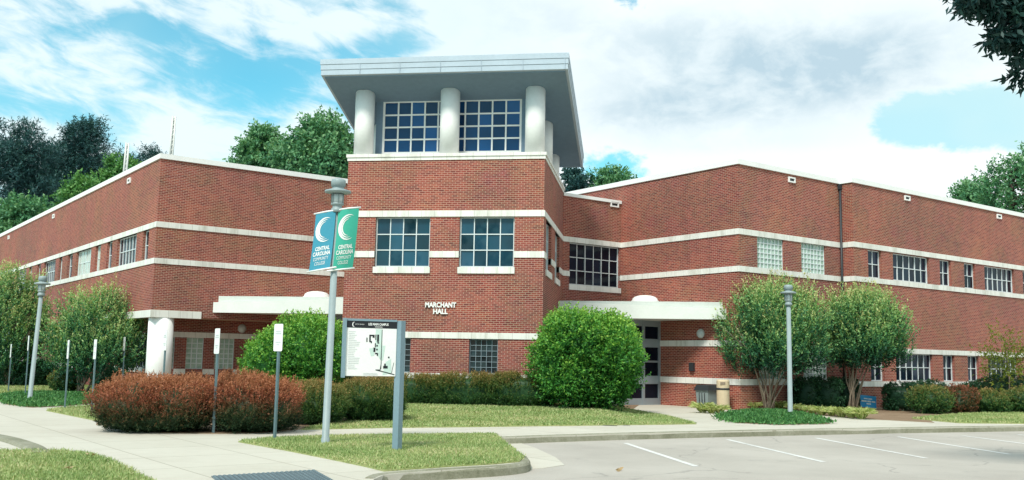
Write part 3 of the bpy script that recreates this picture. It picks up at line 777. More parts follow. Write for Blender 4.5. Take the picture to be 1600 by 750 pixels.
def vent(p0, d, t, z, w=0.38, h=0.20):
    d = np.array(d); n = np.cross(d, DZ); o = p0 + d * t + DZ * z; f = MB()
    for x in (0, w - .05): f.box(o + d * x, d * .05, n * .05, DZ * h)
    for zz in (0, h - .05): f.box(o + d * .05 + DZ * zz, d * (w - .1), n * .05, DZ * .05)
    v = hb(f, "wall_vent", "white")
    g = MB(); g.box(o + d * .05 + DZ * .05, d * (w - .1), n * .012, DZ * (h - .1)); g.build("grille", "dark", v)


vent(RC, DB, 2.73, 8.12); vent(STEP1, DB, 3.50, 8.13); vent(STEP1, DB, 10.76, 8.13); vent(T11, DB, 2.38, 7.54, 0.42)
vent(LEND, -DA, 34 - 4.0, 8.04); vent(LEND, -DA, 34 - 16.9, 8.04); vent(LEND, -DA, 34 - 28.5, 8.04)
mb = MB(); c = STEP0 - DB * .07 - DA * .07; mb.tube([c + DZ * 0.1, c + DZ * 8.40], 0.045, 10); mb.box(c - DB * .08 - DA * .05 + DZ * 8.2, DB * .14, -DA * -.1, DZ * .2)
hb(mb, "downspout", "dark")


def wall_light(p, n, r=0.15):
    mb = MB(); a = np.cross(n, DZ)
    prof = [(r * 1.1, 0), (r * 1.1, .04), (r, .06), (r * .8, .11), (r * .3, .14)]
    base = len(mb.v); N = 18
    for rr, h in prof:
        for k in range(N):
            t = 2 * math.pi * k / N; mb.v.append(tuple(p + n * h + a * rr * math.cos(t) + DZ * rr * math.sin(t)))
    for i in range(len(prof) - 1):
        for k in range(N):
            a0 = base + i * N + k; a1 = base + i * N + (k + 1) % N; mb.f.append((a0, a1, a1 + N, a0 + N)); mb.uv.append([(0, 0)] * 4); mb.smooth.append(True)
    mb.f.append(tuple(base + (len(prof) - 1) * N + k for k in range(N))); mb.uv.append([(0, 0)] * N); mb.smooth.append(True)
    hb(mb, "wall_light", "lampglass")


wall_light(RC + DA * 1.75 + DZ * 2.58, -DB); wall_light(LL + DB * (tB(378, 513)) + DZ * 2.55, -DA)
mb = MB(); mb.box(RC + DA * 2.05 + DZ * 1.25 + DB * .05, DA * .20, -DB * .15, DZ * .30); hb(mb, "junction_box", "dark", bevel=0.01)
mb = MB()
fn = lambda x, z, dep: (x, T00[1] - 0.03 - dep, z)
add_text(mb, "MARCHANT", -7.08, -6.10, 3.11, 3.275, fn, 0.035, 0.02); hb(mb, "lettering", "white"); mb = MB(); add_text(mb, "HALL", -6.82, -6.36, 2.91, 3.075, fn, 0.035, 0.02)
hb(mb, "lettering", "white")
mb = MB(); mb.lathe((LC[0] + .06, LC[1] + .62, -0.2), [(0.43, 0), (0.43, 3.02)], 40); hb(mb, "porch_column", "white")
mb = MB(); mb.cbox((-0.6, 43.2, 8.95), 2.2, 1.6, 0.8, R(45)); mb.cbox((-0.6, 43.2, 9.4), 1.6, 1.1, .14, R(45)); hb(mb, "roof_unit", "mast", bevel=0.02)

# roof masts
for (u, v0, v1, dep, lab) in ((195, 268, 222, 41.5, "shorter white lattice mast standing on the roof of the left wing"), (267, 238, 180, 38.5, "taller white lattice mast standing at the roof corner of the left wing")):
    p = at_depth(u, v0, dep); q = at_depth(u + 2, v1, dep); t = empty("roof_mast", (p[0], p[1], 8.40)); tag(t, lab, "mast", "masts on the left wing roof")
    h = q[2] - 8.40; mb = MB(); lean = 0.02
    for k in range(3):
        a = k * 2.094; mb.tube([(0.07 * math.cos(a), 0.07 * math.sin(a), 0), (0.06 * math.cos(a) + lean * h, 0.06 * math.sin(a), h)], 0.036, 6)
    mb.build("upright", "mast", t)
    mb = MB(); z = 0.2; k = 0
    while z < h - .1:
        for j in range(3):
            a = j * 2.094; b = (j + 1) * 2.094
            mb.tube([(0.07 * math.cos(a) + lean * z, 0.07 * math.sin(a), z), (0.07 * math.cos(b) + lean * z, 0.07 * math.sin(b), z + .16)], 0.016, 5)
        z += .2
    mb.build("bracing", "mast", t)
    mb = MB(); mb.cbox((0, 0, 0.03), .4, .4, .06); mb.build("base_plate", "galv", t)

# ------------------------------------------------------------------ ground
LOT = -0.13


def struct(mb, name, mat):
    o = mb.build(name, mat); o["kind"] = "structure"; return o


def pxy(lst, z=0.0): return [tuple(G(u, v, z)[:2]) for u, v in lst]


mb = MB(); mb.quad([(-900, -900, -0.30), (900, -900, -0.30), (900, 900, -0.30), (-900, 900, -0.30)]); struct(mb, "ground", "earth")
mb = MB(); mb.prism([(-70, -45), (70, -45), (70, 95), (-70, 95)], -0.28, LOT); struct(mb, "parking_lot", "asphalt")
kerb_px = [(777, 684), (860, 681), (960, 678), (1080, 675), (1250, 671.5), (1420, 668.5), (1600, 666)]
kerb_xy = pxy(kerb_px)
kd = np.array(kerb_xy[-1]) - np.array(kerb_xy[-2]); kd /= np.linalg.norm(kd); kerb_xy.append(tuple(np.array(kerb_xy[-1]) + kd * 25))
nose_px = [(777, 684), (797, 697), (815, 708), (826, 716), (826, 722), (812, 726), (770, 730), (700, 734), (640, 738), (600, 742), (585, 748)]
nose_xy = pxy(nose_px)
# one raised slab carries walks, lawns and beds
slab = [kerb_xy[-1]] + kerb_xy[-2::-1] + nose_xy[1:] + [tuple(G(560, 775)[:2]), tuple(G(420, 900)[:2]), (-9.0, 4.0), (-45, 4.0), (-60, 60), (-20, 75), (45, 75)]
mb = MB(); mb.prism(slab, -0.2, 0.0); struct(mb, "sidewalk", "concrete")


def kerb_strip(pts, w=0.15, top=0.015, name="kerb"):
    """rounded kerb along a polyline, its face on the right of the walking direction"""
    pts = [np.array(p) for p in pts]; prof = [(-w + .03, -0.1), (-w + .03, top - .004), (-w + .05, top), (-.05, top), (-.012, top - .012), (.012, top - .045), (.03, -0.2)]
    mb = MB(); rings = []
    for i, p in enumerate(pts):
        d = pts[min(i + 1, len(pts) - 1)] - pts[max(i - 1, 0)]; d /= np.linalg.norm(d); n = np.array([d[1], -d[0]])
        rings.append([(p[0] + n[0] * o, p[1] + n[1] * o, z) for o, z in prof])
    for i in range(len(rings) - 1):
        for k in range(len(prof) - 1): mb.quad([rings[i][k], rings[i][k + 1], rings[i + 1][k + 1], rings[i + 1][k]][::-1], smooth=(k > 1))
    for rg in (rings[0], rings[-1]): mb.quad(rg)
    return struct(mb, name, "kerb")


def densify(pts, n=6):
    """Catmull-Rom through points"""
    P = [np.array(p, float) for p in pts]; out = []
    for i in range(len(P) - 1):
        p0, p1, p2, p3 = P[max(i - 1, 0)], P[i], P[i + 1], P[min(i + 2, len(P) - 1)]
        for k in range(n):
            t = k / n; out.append(0.5 * ((2 * p1) + (-p0 + p2) * t + (2 * p0 - 5 * p1 + 4 * p2 - p3) * t * t + (-p0 + 3 * p1 - 3 * p2 + p3) * t ** 3))
    out.append(P[-1]); return [tuple(p) for p in out]


kerb_strip(densify(kerb_xy), name="kerb")
kerb_strip(densify(nose_xy)[::-1], name="kerb")
# concrete gutter apron around the island nose
mb = MB(); mb.prism(pxy([(583, 752), (700, 741), (790, 735), (850, 732), (882, 727), (868, 715), (838, 701), (806, 690), (780, 690), (800, 700), (815, 712), (822, 722), (760, 732), (640, 744)], LOT), LOT - .05, LOT + 0.008); struct(mb, "gutter_apron", "concrete")
# painted bay lines
for k, (a, b) in enumerate([((977, 692.5), (1088, 729)), ((1137, 687), (1287, 722)), ((1275, 684.5), (1447, 716)), ((1403, 682.5), (1578, 710)), ((1505, 681), (1700, 706)), ((1590, 679), (1830, 704))]):
    p = G(*a, LOT)[:2]; q = G(*b, LOT)[:2]; d = q - p; d /= np.linalg.norm(d); n = np.array([d[1], -d[0]]) * .055
    mb = MB(); mb.quad([(*(p - n), LOT + .004), (*(p + n), LOT + .004), (*(q + n), LOT + .004), (*(q - n), LOT + .004)][::-1] if np.cross(d, n) > 0 else [(*(p - n), LOT + .004), (*(p + n), LOT + .004), (*(q + n), LOT + .004), (*(q - n), LOT + .004)])
    struct(mb, "bay_line", "paint")

lawn_polys = {
    "near": pxy([(-140, 706), (0, 707), (100, 707), (140, 711), (175, 722), (205, 737), (240, 757), (260, 800), (-140, 900)]),
    "island": pxy([(372, 691), (430, 686), (520, 683), (640, 681), (772, 679.5), (792, 697), (809, 709), (818, 717), (812, 722), (770, 726), (700, 730), (640, 734), (600, 737), (572, 730), (520, 719), (450, 705)]),
    "middle": pxy([(560, 655), (640, 640), (700, 634), (860, 634), (930, 640), (1000, 644), (1045, 652), (1088, 663), (980, 664.5), (860, 666), (740, 667.5), (600, 669), (470, 672)]),
    "strip": pxy([(1425, 655), (1500, 648), (1600, 645), (1700, 648), (1760, 664), (1600, 662.5), (1500, 661.5)]),
    "farleft": pxy([(-60, 606), (60, 603), (200, 604), (225, 612), (150, 617), (60, 616), (-60, 616)]),
    "triangle": pxy([(72, 642), (110, 638), (160, 634), (230, 640), (230, 664), (150, 658)]),
}
for k, p in lawn_polys.items():
    mb = MB(); mb.prism(p, -0.02, 0.018); struct(mb, "lawn", "lawn")


def rise(x, y):
    """the lawn climbs a little towards the tower foot"""
    f = lambda t: np.clip(t, 0, 1) ** 2 * (3 - 2 * np.clip(t, 0, 1))
    return 0.155 * f((y - 23.6) / 4.6) * f((-0.2 - x) / 1.6) * f((x + 11.5) / 2.0)


mb = MB(); gx, gy = np.arange(-12, 0.2, .3), np.arange(23.4, 30.3, .3)
for x in gx:
    for y in gy:
        q = [(x, y), (x + .3, y), (x + .3, y + .3), (x, y + .3)]
        if max(float(rise(*p)) for p in q) > .004: mb.quad([(*p, float(rise(*p)) + .014) for p in q], smooth=True)
struct(mb, "lawn", "lawn")
beds = [pxy([(1128, 632), (1170, 634), (1240, 646), (1300, 650.5), (1365, 655.5), (1460, 660.5), (1440, 652), (1520, 646), (1760, 645), (1760, 600), (1330, 612), (1180, 622)]),
        pxy([(150, 664), (250, 677), (340, 678), (400, 677), (470, 671), (600, 666.5), (632, 663), (640, 641), (720, 634), (880, 634), (985, 642), (1000, 632), (880, 612), (520, 606), (250, 618), (160, 640)]),
        pxy([(0, 601), (60, 600), (200, 606), (240, 612), (240, 600), (0, 590)])]
for b in beds:
    mb = MB(); mb.prism(b, -0.02, 0.010); struct(mb, "mulch_bed", "mulch")
kerb_strip(densify(pxy([(-90, 676), (-30, 683), (0, 689), (22, 696), (38, 703), (48, 712)])), w=.30, top=.05, name="kerb")
mb = MB(); mb.prism(pxy([(-90, 682), (0, 694), (30, 703), (36, 712), (-90, 712)]), 0, 0.004); struct(mb, "gutter_apron", "concrete")

# ------------------------------------------------------------------ foliage


def leaf_object(name, P, D, L, Wd, tint, mat, parent=None, rng=None, fold=0.15):
    """one mesh of many small leaves: P base points, D directions, L lengths, Wd widths, tint 0..1"""
    n = len(P); rng = rng or np.random.default_rng(1)
    side = np.cross(D, rng.normal(size=(n, 3))); side /= np.linalg.norm(side, axis=1, keepdims=True) + 1e-9
    nor = np.cross(side, D)
    L = np.broadcast_to(L, (n,))[:, None]; Wd = np.broadcast_to(Wd, (n,))[:, None]
    V = np.empty((n, 4, 3))
    V[:, 0] = P; V[:, 2] = P + D * L - nor * L * fold
    mid = P + D * L * 0.45 + nor * L * 0.06
    V[:, 1] = mid + side * Wd * .5; V[:, 3] = mid - side * Wd * .5
    me = bpy.data.meshes.new(name); me.vertices.add(4 * n); me.loops.add(4 * n); me.polygons.add(n)
    me.vertices.foreach_set("co", V.reshape(-1)); me.loops.foreach_set("vertex_index", np.arange(4 * n, dtype=np.int32))
    me.polygons.foreach_set("loop_start", np.arange(0, 4 * n, 4, dtype=np.int32)); me.polygons.foreach_set("loop_total", np.full(n, 4, dtype=np.int32))
    a = me.attributes.new("tint", "FLOAT", "FACE"); a.data.foreach_set("value", np.clip(tint, 0, 1).astype(np.float32))
    me.materials.append(M[mat]); me.update(calc_edges=True); me.validate()
    o = bpy.data.objects.new(name, me); COL.objects.link(o)
    if parent: o.parent = parent
    return o


def unit(a): return a / (np.linalg.norm(a, axis=-1, keepdims=True) + 1e-9)


def lump(U, seed, amp):
    """smooth bumps over directions"""
    r = np.random.default_rng(seed); out = np.zeros(len(U))
    for k in range(7):
        w = r.normal(size=3) * (2.0 + k * 0.9); out += np.sin(U @ w + r.uniform(0, 6.3)) / (1.2 + 0.5 * k)
    return 1 + amp * out * 0.5


def crown(rng, ells, n_shoot, m, shoot_L, leaf_L, leaf_W, up=0.5, shell=0.55, lumpy=0.25, tip=0.5, spread=0.6, box=1.0, floor=None, seed=0, topred=0.0):
    """shoots spread over the outer volume of ellipsoids; returns leaves (P, D, L, W, tint)"""
    vols = np.array([e[3] * e[4] * e[5] for e in ells]) ** 0.7; vols /= vols.sum()
    Ps, Ds, hs = [], [], []
    for k, e in enumerate(ells):
        c, rad = np.array(e[:3]), np.array(e[3:6]); cnt = max(4, int(n_shoot * vols[k]))
        U = unit(rng.normal(size=(cnt, 3)))
        if box != 1.0: U2 = np.sign(U) * np.abs(U) ** box; U2 = U2 / (np.abs(U2) ** (2 / box)).sum(1, keepdims=True) ** (box / 2); S = U2
        else: S = U
        r = shell + (1 - shell) * rng.random(cnt) ** 0.6
        S = S * (r * lump(U, seed + k, lumpy))[:, None]
        P = c + S * rad
        D = unit(unit(U / rad * rad.mean()) * 0.8 + np.array([0, 0, up]) + rng.normal(size=(cnt, 3)) * 0.35)
        Ps.append(P); Ds.append(D); hs.append(S[:, 2])
    P = np.vstack(Ps); D = np.vstack(Ds); h = np.concatenate(hs); N = len(P)
    if floor is not None:
        k = P[:, 2] > floor; P, D, h = P[k], D[k], h[k]; N = len(P)
    f = (np.arange(m) + 0.5) / m
    st = rng.normal(size=N) * 0.5
    P2 = P[:, None, :] + D[:, None, :] * (f[None, :, None] * shoot_L * rng.uniform(0.6, 1.3, (N, 1, 1)))
    D2 = unit(D[:, None, :] * 0.6 + rng.normal(size=(N, m, 3)) * spread)
    P2 = (P2 + rng.normal(size=P2.shape) * leaf_W * 0.4).reshape(-1, 3); D2 = D2.reshape(-1, 3)
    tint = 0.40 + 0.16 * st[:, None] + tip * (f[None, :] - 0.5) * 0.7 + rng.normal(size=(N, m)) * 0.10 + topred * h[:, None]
    n = len(P2)
    return P2, D2, leaf_L * rng.uniform(0.7, 1.3, n), leaf_W * rng.uniform(0.7, 1.3, n), tint.reshape(-1)


def core(ells, scale, mat, name, parent, box=1.0, tint=0.1, seed=0, lumpy=0.2, floor=None):
    """lumpy dense inside of a shrub (leaf material near its darkest tint), so that no light shows through the middle"""
    mb = MB(); n1, n2 = 20, 12
    for k, e in enumerate(ells):
        U = np.array([[math.cos(2 * math.pi * i / n1) * math.sin(math.pi * j / n2), math.sin(2 * math.pi * i / n1) * math.sin(math.pi * j / n2), math.cos(math.pi * j / n2)] for j in range(n2 + 1) for i in range(n1)])
        if box != 1.0: S = np.sign(U) * np.abs(U) ** box; S = S / ((np.abs(S) ** (2 / box)).sum(1, keepdims=True) ** (box / 2) + 1e-9)
        else: S = U
        V = np.array(e[:3]) + S * np.array(e[3:6]) * (scale * lump(U, seed + k, lumpy))[:, None]
        if floor is not None: V[:, 2] = np.maximum(V[:, 2], floor)
        b = len(mb.v); mb.v += [tuple(v) for v in V]
        for j in range(n2):
            for i in range(n1):
                mb.f.append((b + j * n1 + i, b + (j + 1) * n1 + i, b + (j + 1) * n1 + (i + 1) % n1, b + j * n1 + (i + 1) % n1)); mb.uv.append([(0, 0)] * 4); mb.smooth.append(True)
    return mb.v, mb.f


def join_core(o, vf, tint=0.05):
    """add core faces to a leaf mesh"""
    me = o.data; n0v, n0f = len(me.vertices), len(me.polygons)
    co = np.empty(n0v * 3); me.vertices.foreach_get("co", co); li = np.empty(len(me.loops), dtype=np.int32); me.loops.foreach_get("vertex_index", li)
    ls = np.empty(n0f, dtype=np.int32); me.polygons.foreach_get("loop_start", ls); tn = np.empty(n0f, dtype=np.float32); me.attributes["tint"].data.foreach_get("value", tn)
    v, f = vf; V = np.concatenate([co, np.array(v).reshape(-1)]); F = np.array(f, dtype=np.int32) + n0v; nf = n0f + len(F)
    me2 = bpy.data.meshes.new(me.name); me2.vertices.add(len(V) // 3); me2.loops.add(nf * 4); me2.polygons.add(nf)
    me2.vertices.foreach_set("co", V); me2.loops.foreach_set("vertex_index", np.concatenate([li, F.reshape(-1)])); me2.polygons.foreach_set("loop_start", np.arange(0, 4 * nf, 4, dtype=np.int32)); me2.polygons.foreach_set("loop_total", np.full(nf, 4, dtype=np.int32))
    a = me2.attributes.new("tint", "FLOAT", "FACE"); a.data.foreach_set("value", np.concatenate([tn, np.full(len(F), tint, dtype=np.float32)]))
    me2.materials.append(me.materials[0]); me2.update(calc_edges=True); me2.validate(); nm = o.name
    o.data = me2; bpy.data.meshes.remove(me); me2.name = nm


def shrub(name, base, ells, mat, label, cat, group=None, n=900, m=9, sl=0.16, ll=0.06, lw=0.03, up=0.4, lumpy=0.2, box=1.0, seed=1, tip=0.5, topred=0.0, shell=0.72, corek=0.80, spread=0.7, base_t=0.40):
    """a leafy bush as one mesh; base is its foot on the ground, ells are relative to it"""
    rng = np.random.default_rng(seed)
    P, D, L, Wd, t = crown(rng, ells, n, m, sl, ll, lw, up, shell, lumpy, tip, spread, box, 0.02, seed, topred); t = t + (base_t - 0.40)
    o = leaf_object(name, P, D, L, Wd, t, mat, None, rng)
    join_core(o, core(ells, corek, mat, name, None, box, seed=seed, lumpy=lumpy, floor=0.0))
    o.location = (base[0], base[1], 0.0); tag(o, label, cat, group)
    return o


def stems(mb, rng, base, tops, r0, r1, n=7, wob=0.12):
    for tp in tops:
        b = np.array(base) + np.array([*rng.normal(size=2) * 0.11, 0]); tp = np.array(tp); k = 5
        pts = [b + (tp - b) * (i / k) ** 1.0 + np.array([*(rng.normal(size=2) * wob * (0 < i < k)), 0]) for i in range(k + 1)]
        # stems rise steeply first and spread later
        pts = [np.array([b[0] + (p[0] - b[0]) * (i / k) ** 0.3, b[1] + (p[1] - b[1]) * (i / k) ** 0.3, p[2]]) for i, p in enumerate(pts)]
        mb.tube(pts, [r0 + (r1 - r0) * i / k for i in range(k + 1)], n)


def tree(name, base, trunk_fn, ells, mat, bark, label, cat="tree", group=None, n=900, m=10, sl=0.5, ll=0.1, lw=0.05, up=0.6, lumpy=0.35, seed=1, tip=0.6, shell=0.35, spread=0.6, topred=0.0, base_t=0.0):
    rng = np.random.default_rng(seed); root = empty(name, (base[0], base[1], 0)); tag(root, label, cat, group)
    mb = MB(); trunk_fn(mb, rng); mb.build("trunk", bark, root)
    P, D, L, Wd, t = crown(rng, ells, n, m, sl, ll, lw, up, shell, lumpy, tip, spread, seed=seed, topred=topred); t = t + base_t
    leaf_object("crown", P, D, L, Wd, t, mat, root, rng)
    return root


def ppm(p): return FPX / float((np.array([p[0], p[1], 0]) - CAMO) @ FWD)      # photo pixels per metre at a foot point


def zat(p, v, u=None):
    """height above ground at foot p that shows at photo row v"""
    d = np.array([p[0], p[1], 0.0]); lo, hi = -5.0, 60.0
    for _ in range(50):
        mid = (lo + hi) / 2; q = np.array([p[0], p[1], mid]) - CAMO; vv = CY - FPX * (q @ UPV) / (q @ FWD)
        if vv > v: lo = mid
        else: hi = mid
    return (lo + hi) / 2


VIEW = lambda p: unit(np.array([p[0], p[1]]))


def bush(name, u0, u1, vt, vb, depth, mat, label, cat="bush", group=None, parts=None, at=None, z0=0.0, **kw):
    """bush that covers photo columns u0..u1, top row vt, foot row vb"""
    f = G((u0 + u1) / 2, vb); away = VIEW(f); c = np.array([f[0], f[1]]) + away * depth * 0.5
    if at is not None: c = np.array(at, float); away = VIEW(c)
    s = ppm(c); w = (u1 - u0) / s; h = zat(c, vt) - z0
    rt = np.array([away[1], -away[0]])
    ells = []
    rot = math.atan2(rt[1], rt[0])
    for (x, y, zc, rx, ry, rz) in (parts or [(0, 0, 0.46, 0.5, 0.5, 0.54)]):
        ells.append((x * w, y * depth, zc * h, rx * w, ry * depth, rz * h))
    o = shrub(name, (0, 0), ells, mat, label, cat, group, **kw)
    o.location = (c[0], c[1], z0); o.rotation_euler = (0, 0, rot)
    return o


# reddish barberry style hedge in front, two mounds, then bronze green ones behind the lamp post
bush("hedge_shrub", 152, 338, 591, 679, 2.0, "hedge_red", "large reddish bronze mounded shrub, leftmost of the row along the sidewalk", "shrub", "reddish shrubs along the sidewalk", parts=[(-.18, 0, .44, .33, .5, .50), (.15, 0, .46, .36, .5, .53), (0, -.05, .32, .50, .48, .40)], n=7956, m=14, sl=.17, ll=.036, lw=.015, up=1.2, spread=.42, seed=3, topred=.80, tip=.6, lumpy=.20, box=.9, base_t=.42)
bush("hedge_shrub", 326, 464, 590, 680, 2.0, "hedge_red", "reddish shrub behind the white parking sign nearest the lamp post with banners", "shrub", "reddish shrubs along the sidewalk", parts=[(-.12, 0, .46, .40, .5, .53), (.16, .05, .42, .36, .5, .50)], n=5967, m=14, sl=.17, ll=.036, lw=.015, up=1.2, spread=.42, seed=5, topred=.80, tip=.6, lumpy=.20, box=.9, base_t=.42)
bush("hedge_shrub", 442, 540, 603, 666, 1.6, "hedge_mix", "bronze topped green shrub right behind the lamp post with banners", "shrub", "reddish shrubs along the sidewalk", n=3757, m=14, sl=.17, ll=.036, lw=.015, up=1.2, spread=.42, seed=7, topred=.40, lumpy=.16)
bush("hedge_shrub", 520, 632, 594, 662, 1.8, "hedge_mix", "bronze topped green shrub behind the campus map sign", "shrub", "reddish shrubs along the sidewalk", parts=[(-.1, 0, .44, .42, .5, .5), (.18, .1, .46, .34, .5, .54)], n=4862, m=14, sl=.17, ll=.036, lw=.015, up=1.2, spread=.42, seed=9, topred=.42, lumpy=.16)
bush("hedge_shrub", 474, 522, 577, 640, 1.4, "hedge_mix", "small green shrub between the big round bush and the lamp post", "shrub", n=1547, m=14, sl=.17, ll=.036, lw=.015, up=1.2, spread=.42, seed=11, topred=.10, lumpy=.16)
hx = [(612, 705, 587, -7.25, 13, "bronze tipped hedge shrub below the tower, next to the map sign post"), (692, 790, 586, -5.55, 15, "bronze tipped hedge shrub at the middle of the tower foot"), (776, 872, 584, -3.85, 17, "bronze tipped hedge shrub at the tower foot beside the big round bush")]
for (a, b, t, x, sd, lb) in hx:
    bush("hedge_shrub", a, b, t, 641, 1.15, "hedge_mix", lb, "shrub", "hedge shrubs along the tower foot", parts=[(0, 0, .45, .56, .5, .53)], at=(x, 29.05), z0=.15, box=0.6, n=3000, m=14, sl=.13, ll=.045, lw=.018, up=1.2, spread=.42, seed=sd, topred=.40, lumpy=.08)

# big round glossy shrubs beside the tower; lower-leaf shade painted into the tint
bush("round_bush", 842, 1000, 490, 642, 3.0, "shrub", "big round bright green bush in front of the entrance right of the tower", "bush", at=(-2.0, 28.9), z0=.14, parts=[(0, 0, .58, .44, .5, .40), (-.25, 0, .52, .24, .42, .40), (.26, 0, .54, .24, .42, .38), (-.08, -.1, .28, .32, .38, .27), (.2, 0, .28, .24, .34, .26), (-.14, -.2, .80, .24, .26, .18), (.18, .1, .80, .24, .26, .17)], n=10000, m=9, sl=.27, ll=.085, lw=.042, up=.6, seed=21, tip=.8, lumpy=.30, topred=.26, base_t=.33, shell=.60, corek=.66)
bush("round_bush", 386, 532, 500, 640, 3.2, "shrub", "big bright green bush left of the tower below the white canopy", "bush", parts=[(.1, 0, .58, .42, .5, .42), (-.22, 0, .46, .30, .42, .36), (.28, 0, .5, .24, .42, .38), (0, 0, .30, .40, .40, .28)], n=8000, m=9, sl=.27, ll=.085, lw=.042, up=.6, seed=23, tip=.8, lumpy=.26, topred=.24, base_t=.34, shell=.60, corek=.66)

# clipped dark bushes and bronze bushes along the right wing
bush("clipped_bush", 1240, 1280, 589, 641, 1.3, "boxwood", "dark clipped bush behind the right lamp post, nearest the door", "bush", "dark clipped bushes along the right wing", box=.6, n=750, m=8, sl=.08, ll=.055, lw=.03, seed=31, lumpy=.06, parts=[(0, 0, .48, .5, .5, .52)])
bush("clipped_bush", 1266, 1318, 590, 641, 1.4, "boxwood", "wide dark clipped bush between the two crape myrtles", "bush", "dark clipped bushes along the right wing", box=.6, n=950, m=8, sl=.08, ll=.055, lw=.03, seed=32, lumpy=.06, parts=[(0, 0, .48, .5, .5, .52)])
bush("clipped_bush", 1306, 1342, 592, 640, 1.3, "boxwood", "dark clipped bush right behind the blue yard sign's tree trunk", "bush", "dark clipped bushes along the right wing", box=.6, n=700, m=8, sl=.08, ll=.055, lw=.03, seed=33, lumpy=.06, parts=[(0, 0, .48, .5, .5, .52)])
bush("clipped_bush", 1381, 1434, 599, 643, 1.4, "boxwood", "dark clipped bush just right of the blue yard sign", "bush", "dark clipped bushes along the right wing", box=.6, n=950, m=8, sl=.08, ll=.055, lw=.03, seed=34, lumpy=.06, parts=[(0, 0, .48, .5, .5, .52)])
bush("clipped_bush", 1418, 1486, 595, 638, 1.6, "boxwood", "low rounded dark bush behind the bronze bush, below the wide ground floor window", "bush", "dark clipped bushes along the right wing", n=850, m=8, sl=.08, ll=.06, lw=.03, seed=35, lumpy=.08)
bush("clipped_bush", 1496, 1548, 597, 637, 1.5, "boxwood", "low rounded dark bush below the narrow ground floor windows", "bush", "dark clipped bushes along the right wing", n=750, m=8, sl=.08, ll=.06, lw=.03, seed=36, lumpy=.08)
bush("clipped_bush", 1525, 1625, 585, 640, 2.2, "boxwood", "largest rounded dark bush beneath the young yellowing tree", "bush", "dark clipped bushes along the right wing", n=1300, m=8, sl=.10, ll=.06, lw=.03, seed=37, lumpy=.12)
bush("bronze_bush", 1426, 1486, 603, 648, 1.5, "hedge_mix", "green and bronze loose bush right of the clipped dark bush", "bush", "bronze bushes in the right bed", n=1000, m=9, sl=.12, ll=.055, lw=.028, seed=41, topred=.35, up=.6)
bush("bronze_bush", 1472, 1528, 604, 647, 1.5, "hedge_red", "reddest bronze bush in the middle of the right bed", "bush", "bronze bushes in the right bed", n=950, m=9, sl=.12, ll=.055, lw=.028, seed=42, topred=.15, up=.6)
bush("bronze_bush", 1515, 1574, 611, 647, 1.5, "hedge_mix", "bronze bush under the young tree's left side", "bush", "bronze bushes in the right bed", n=950, m=9, sl=.12, ll=.055, lw=.028, seed=43, topred=.38, up=.6)
bush("bronze_bush", 1560, 1618, 608, 647, 1.5, "hedge_mix", "bronze bush at the right edge of the photo", "bush", "bronze bushes in the right bed", n=950, m=9, sl=.12, ll=.055, lw=.028, seed=44, topred=.30, up=.6)
# far left bushes
bush("clipped_bush", -30, 30, 562, 604, 2.0, "oak", "green hedge bush at the left edge behind the parking signs", "bush", "hedge bushes at the far left", n=1000, m=8, sl=.1, ll=.09, lw=.045, seed=51, box=.7, lumpy=.08)
bush("clipped_bush", 24, 82, 565, 605, 2.0, "boxwood", "dark hedge bush behind the left lamp post", "bush", "hedge bushes at the far left", n=1000, m=8, sl=.1, ll=.09, lw=.045, seed=52, box=.7, lumpy=.08)
bush("bronze_bush", 78, 120, 578, 616, 1.4, "hedge_mix", "small bronze bush left of the crape myrtle by the left wing", "bush", n=700, m=9, sl=.12, ll=.06, lw=.03, seed=53, topred=.4)
bush("clipped_bush", 143, 188, 574, 613, 1.4, "boxwood", "dark bush right of the crape myrtle by the left wing", "bush", n=700, m=8, sl=.1, ll=.06, lw=.03, seed=54, lumpy=.1)


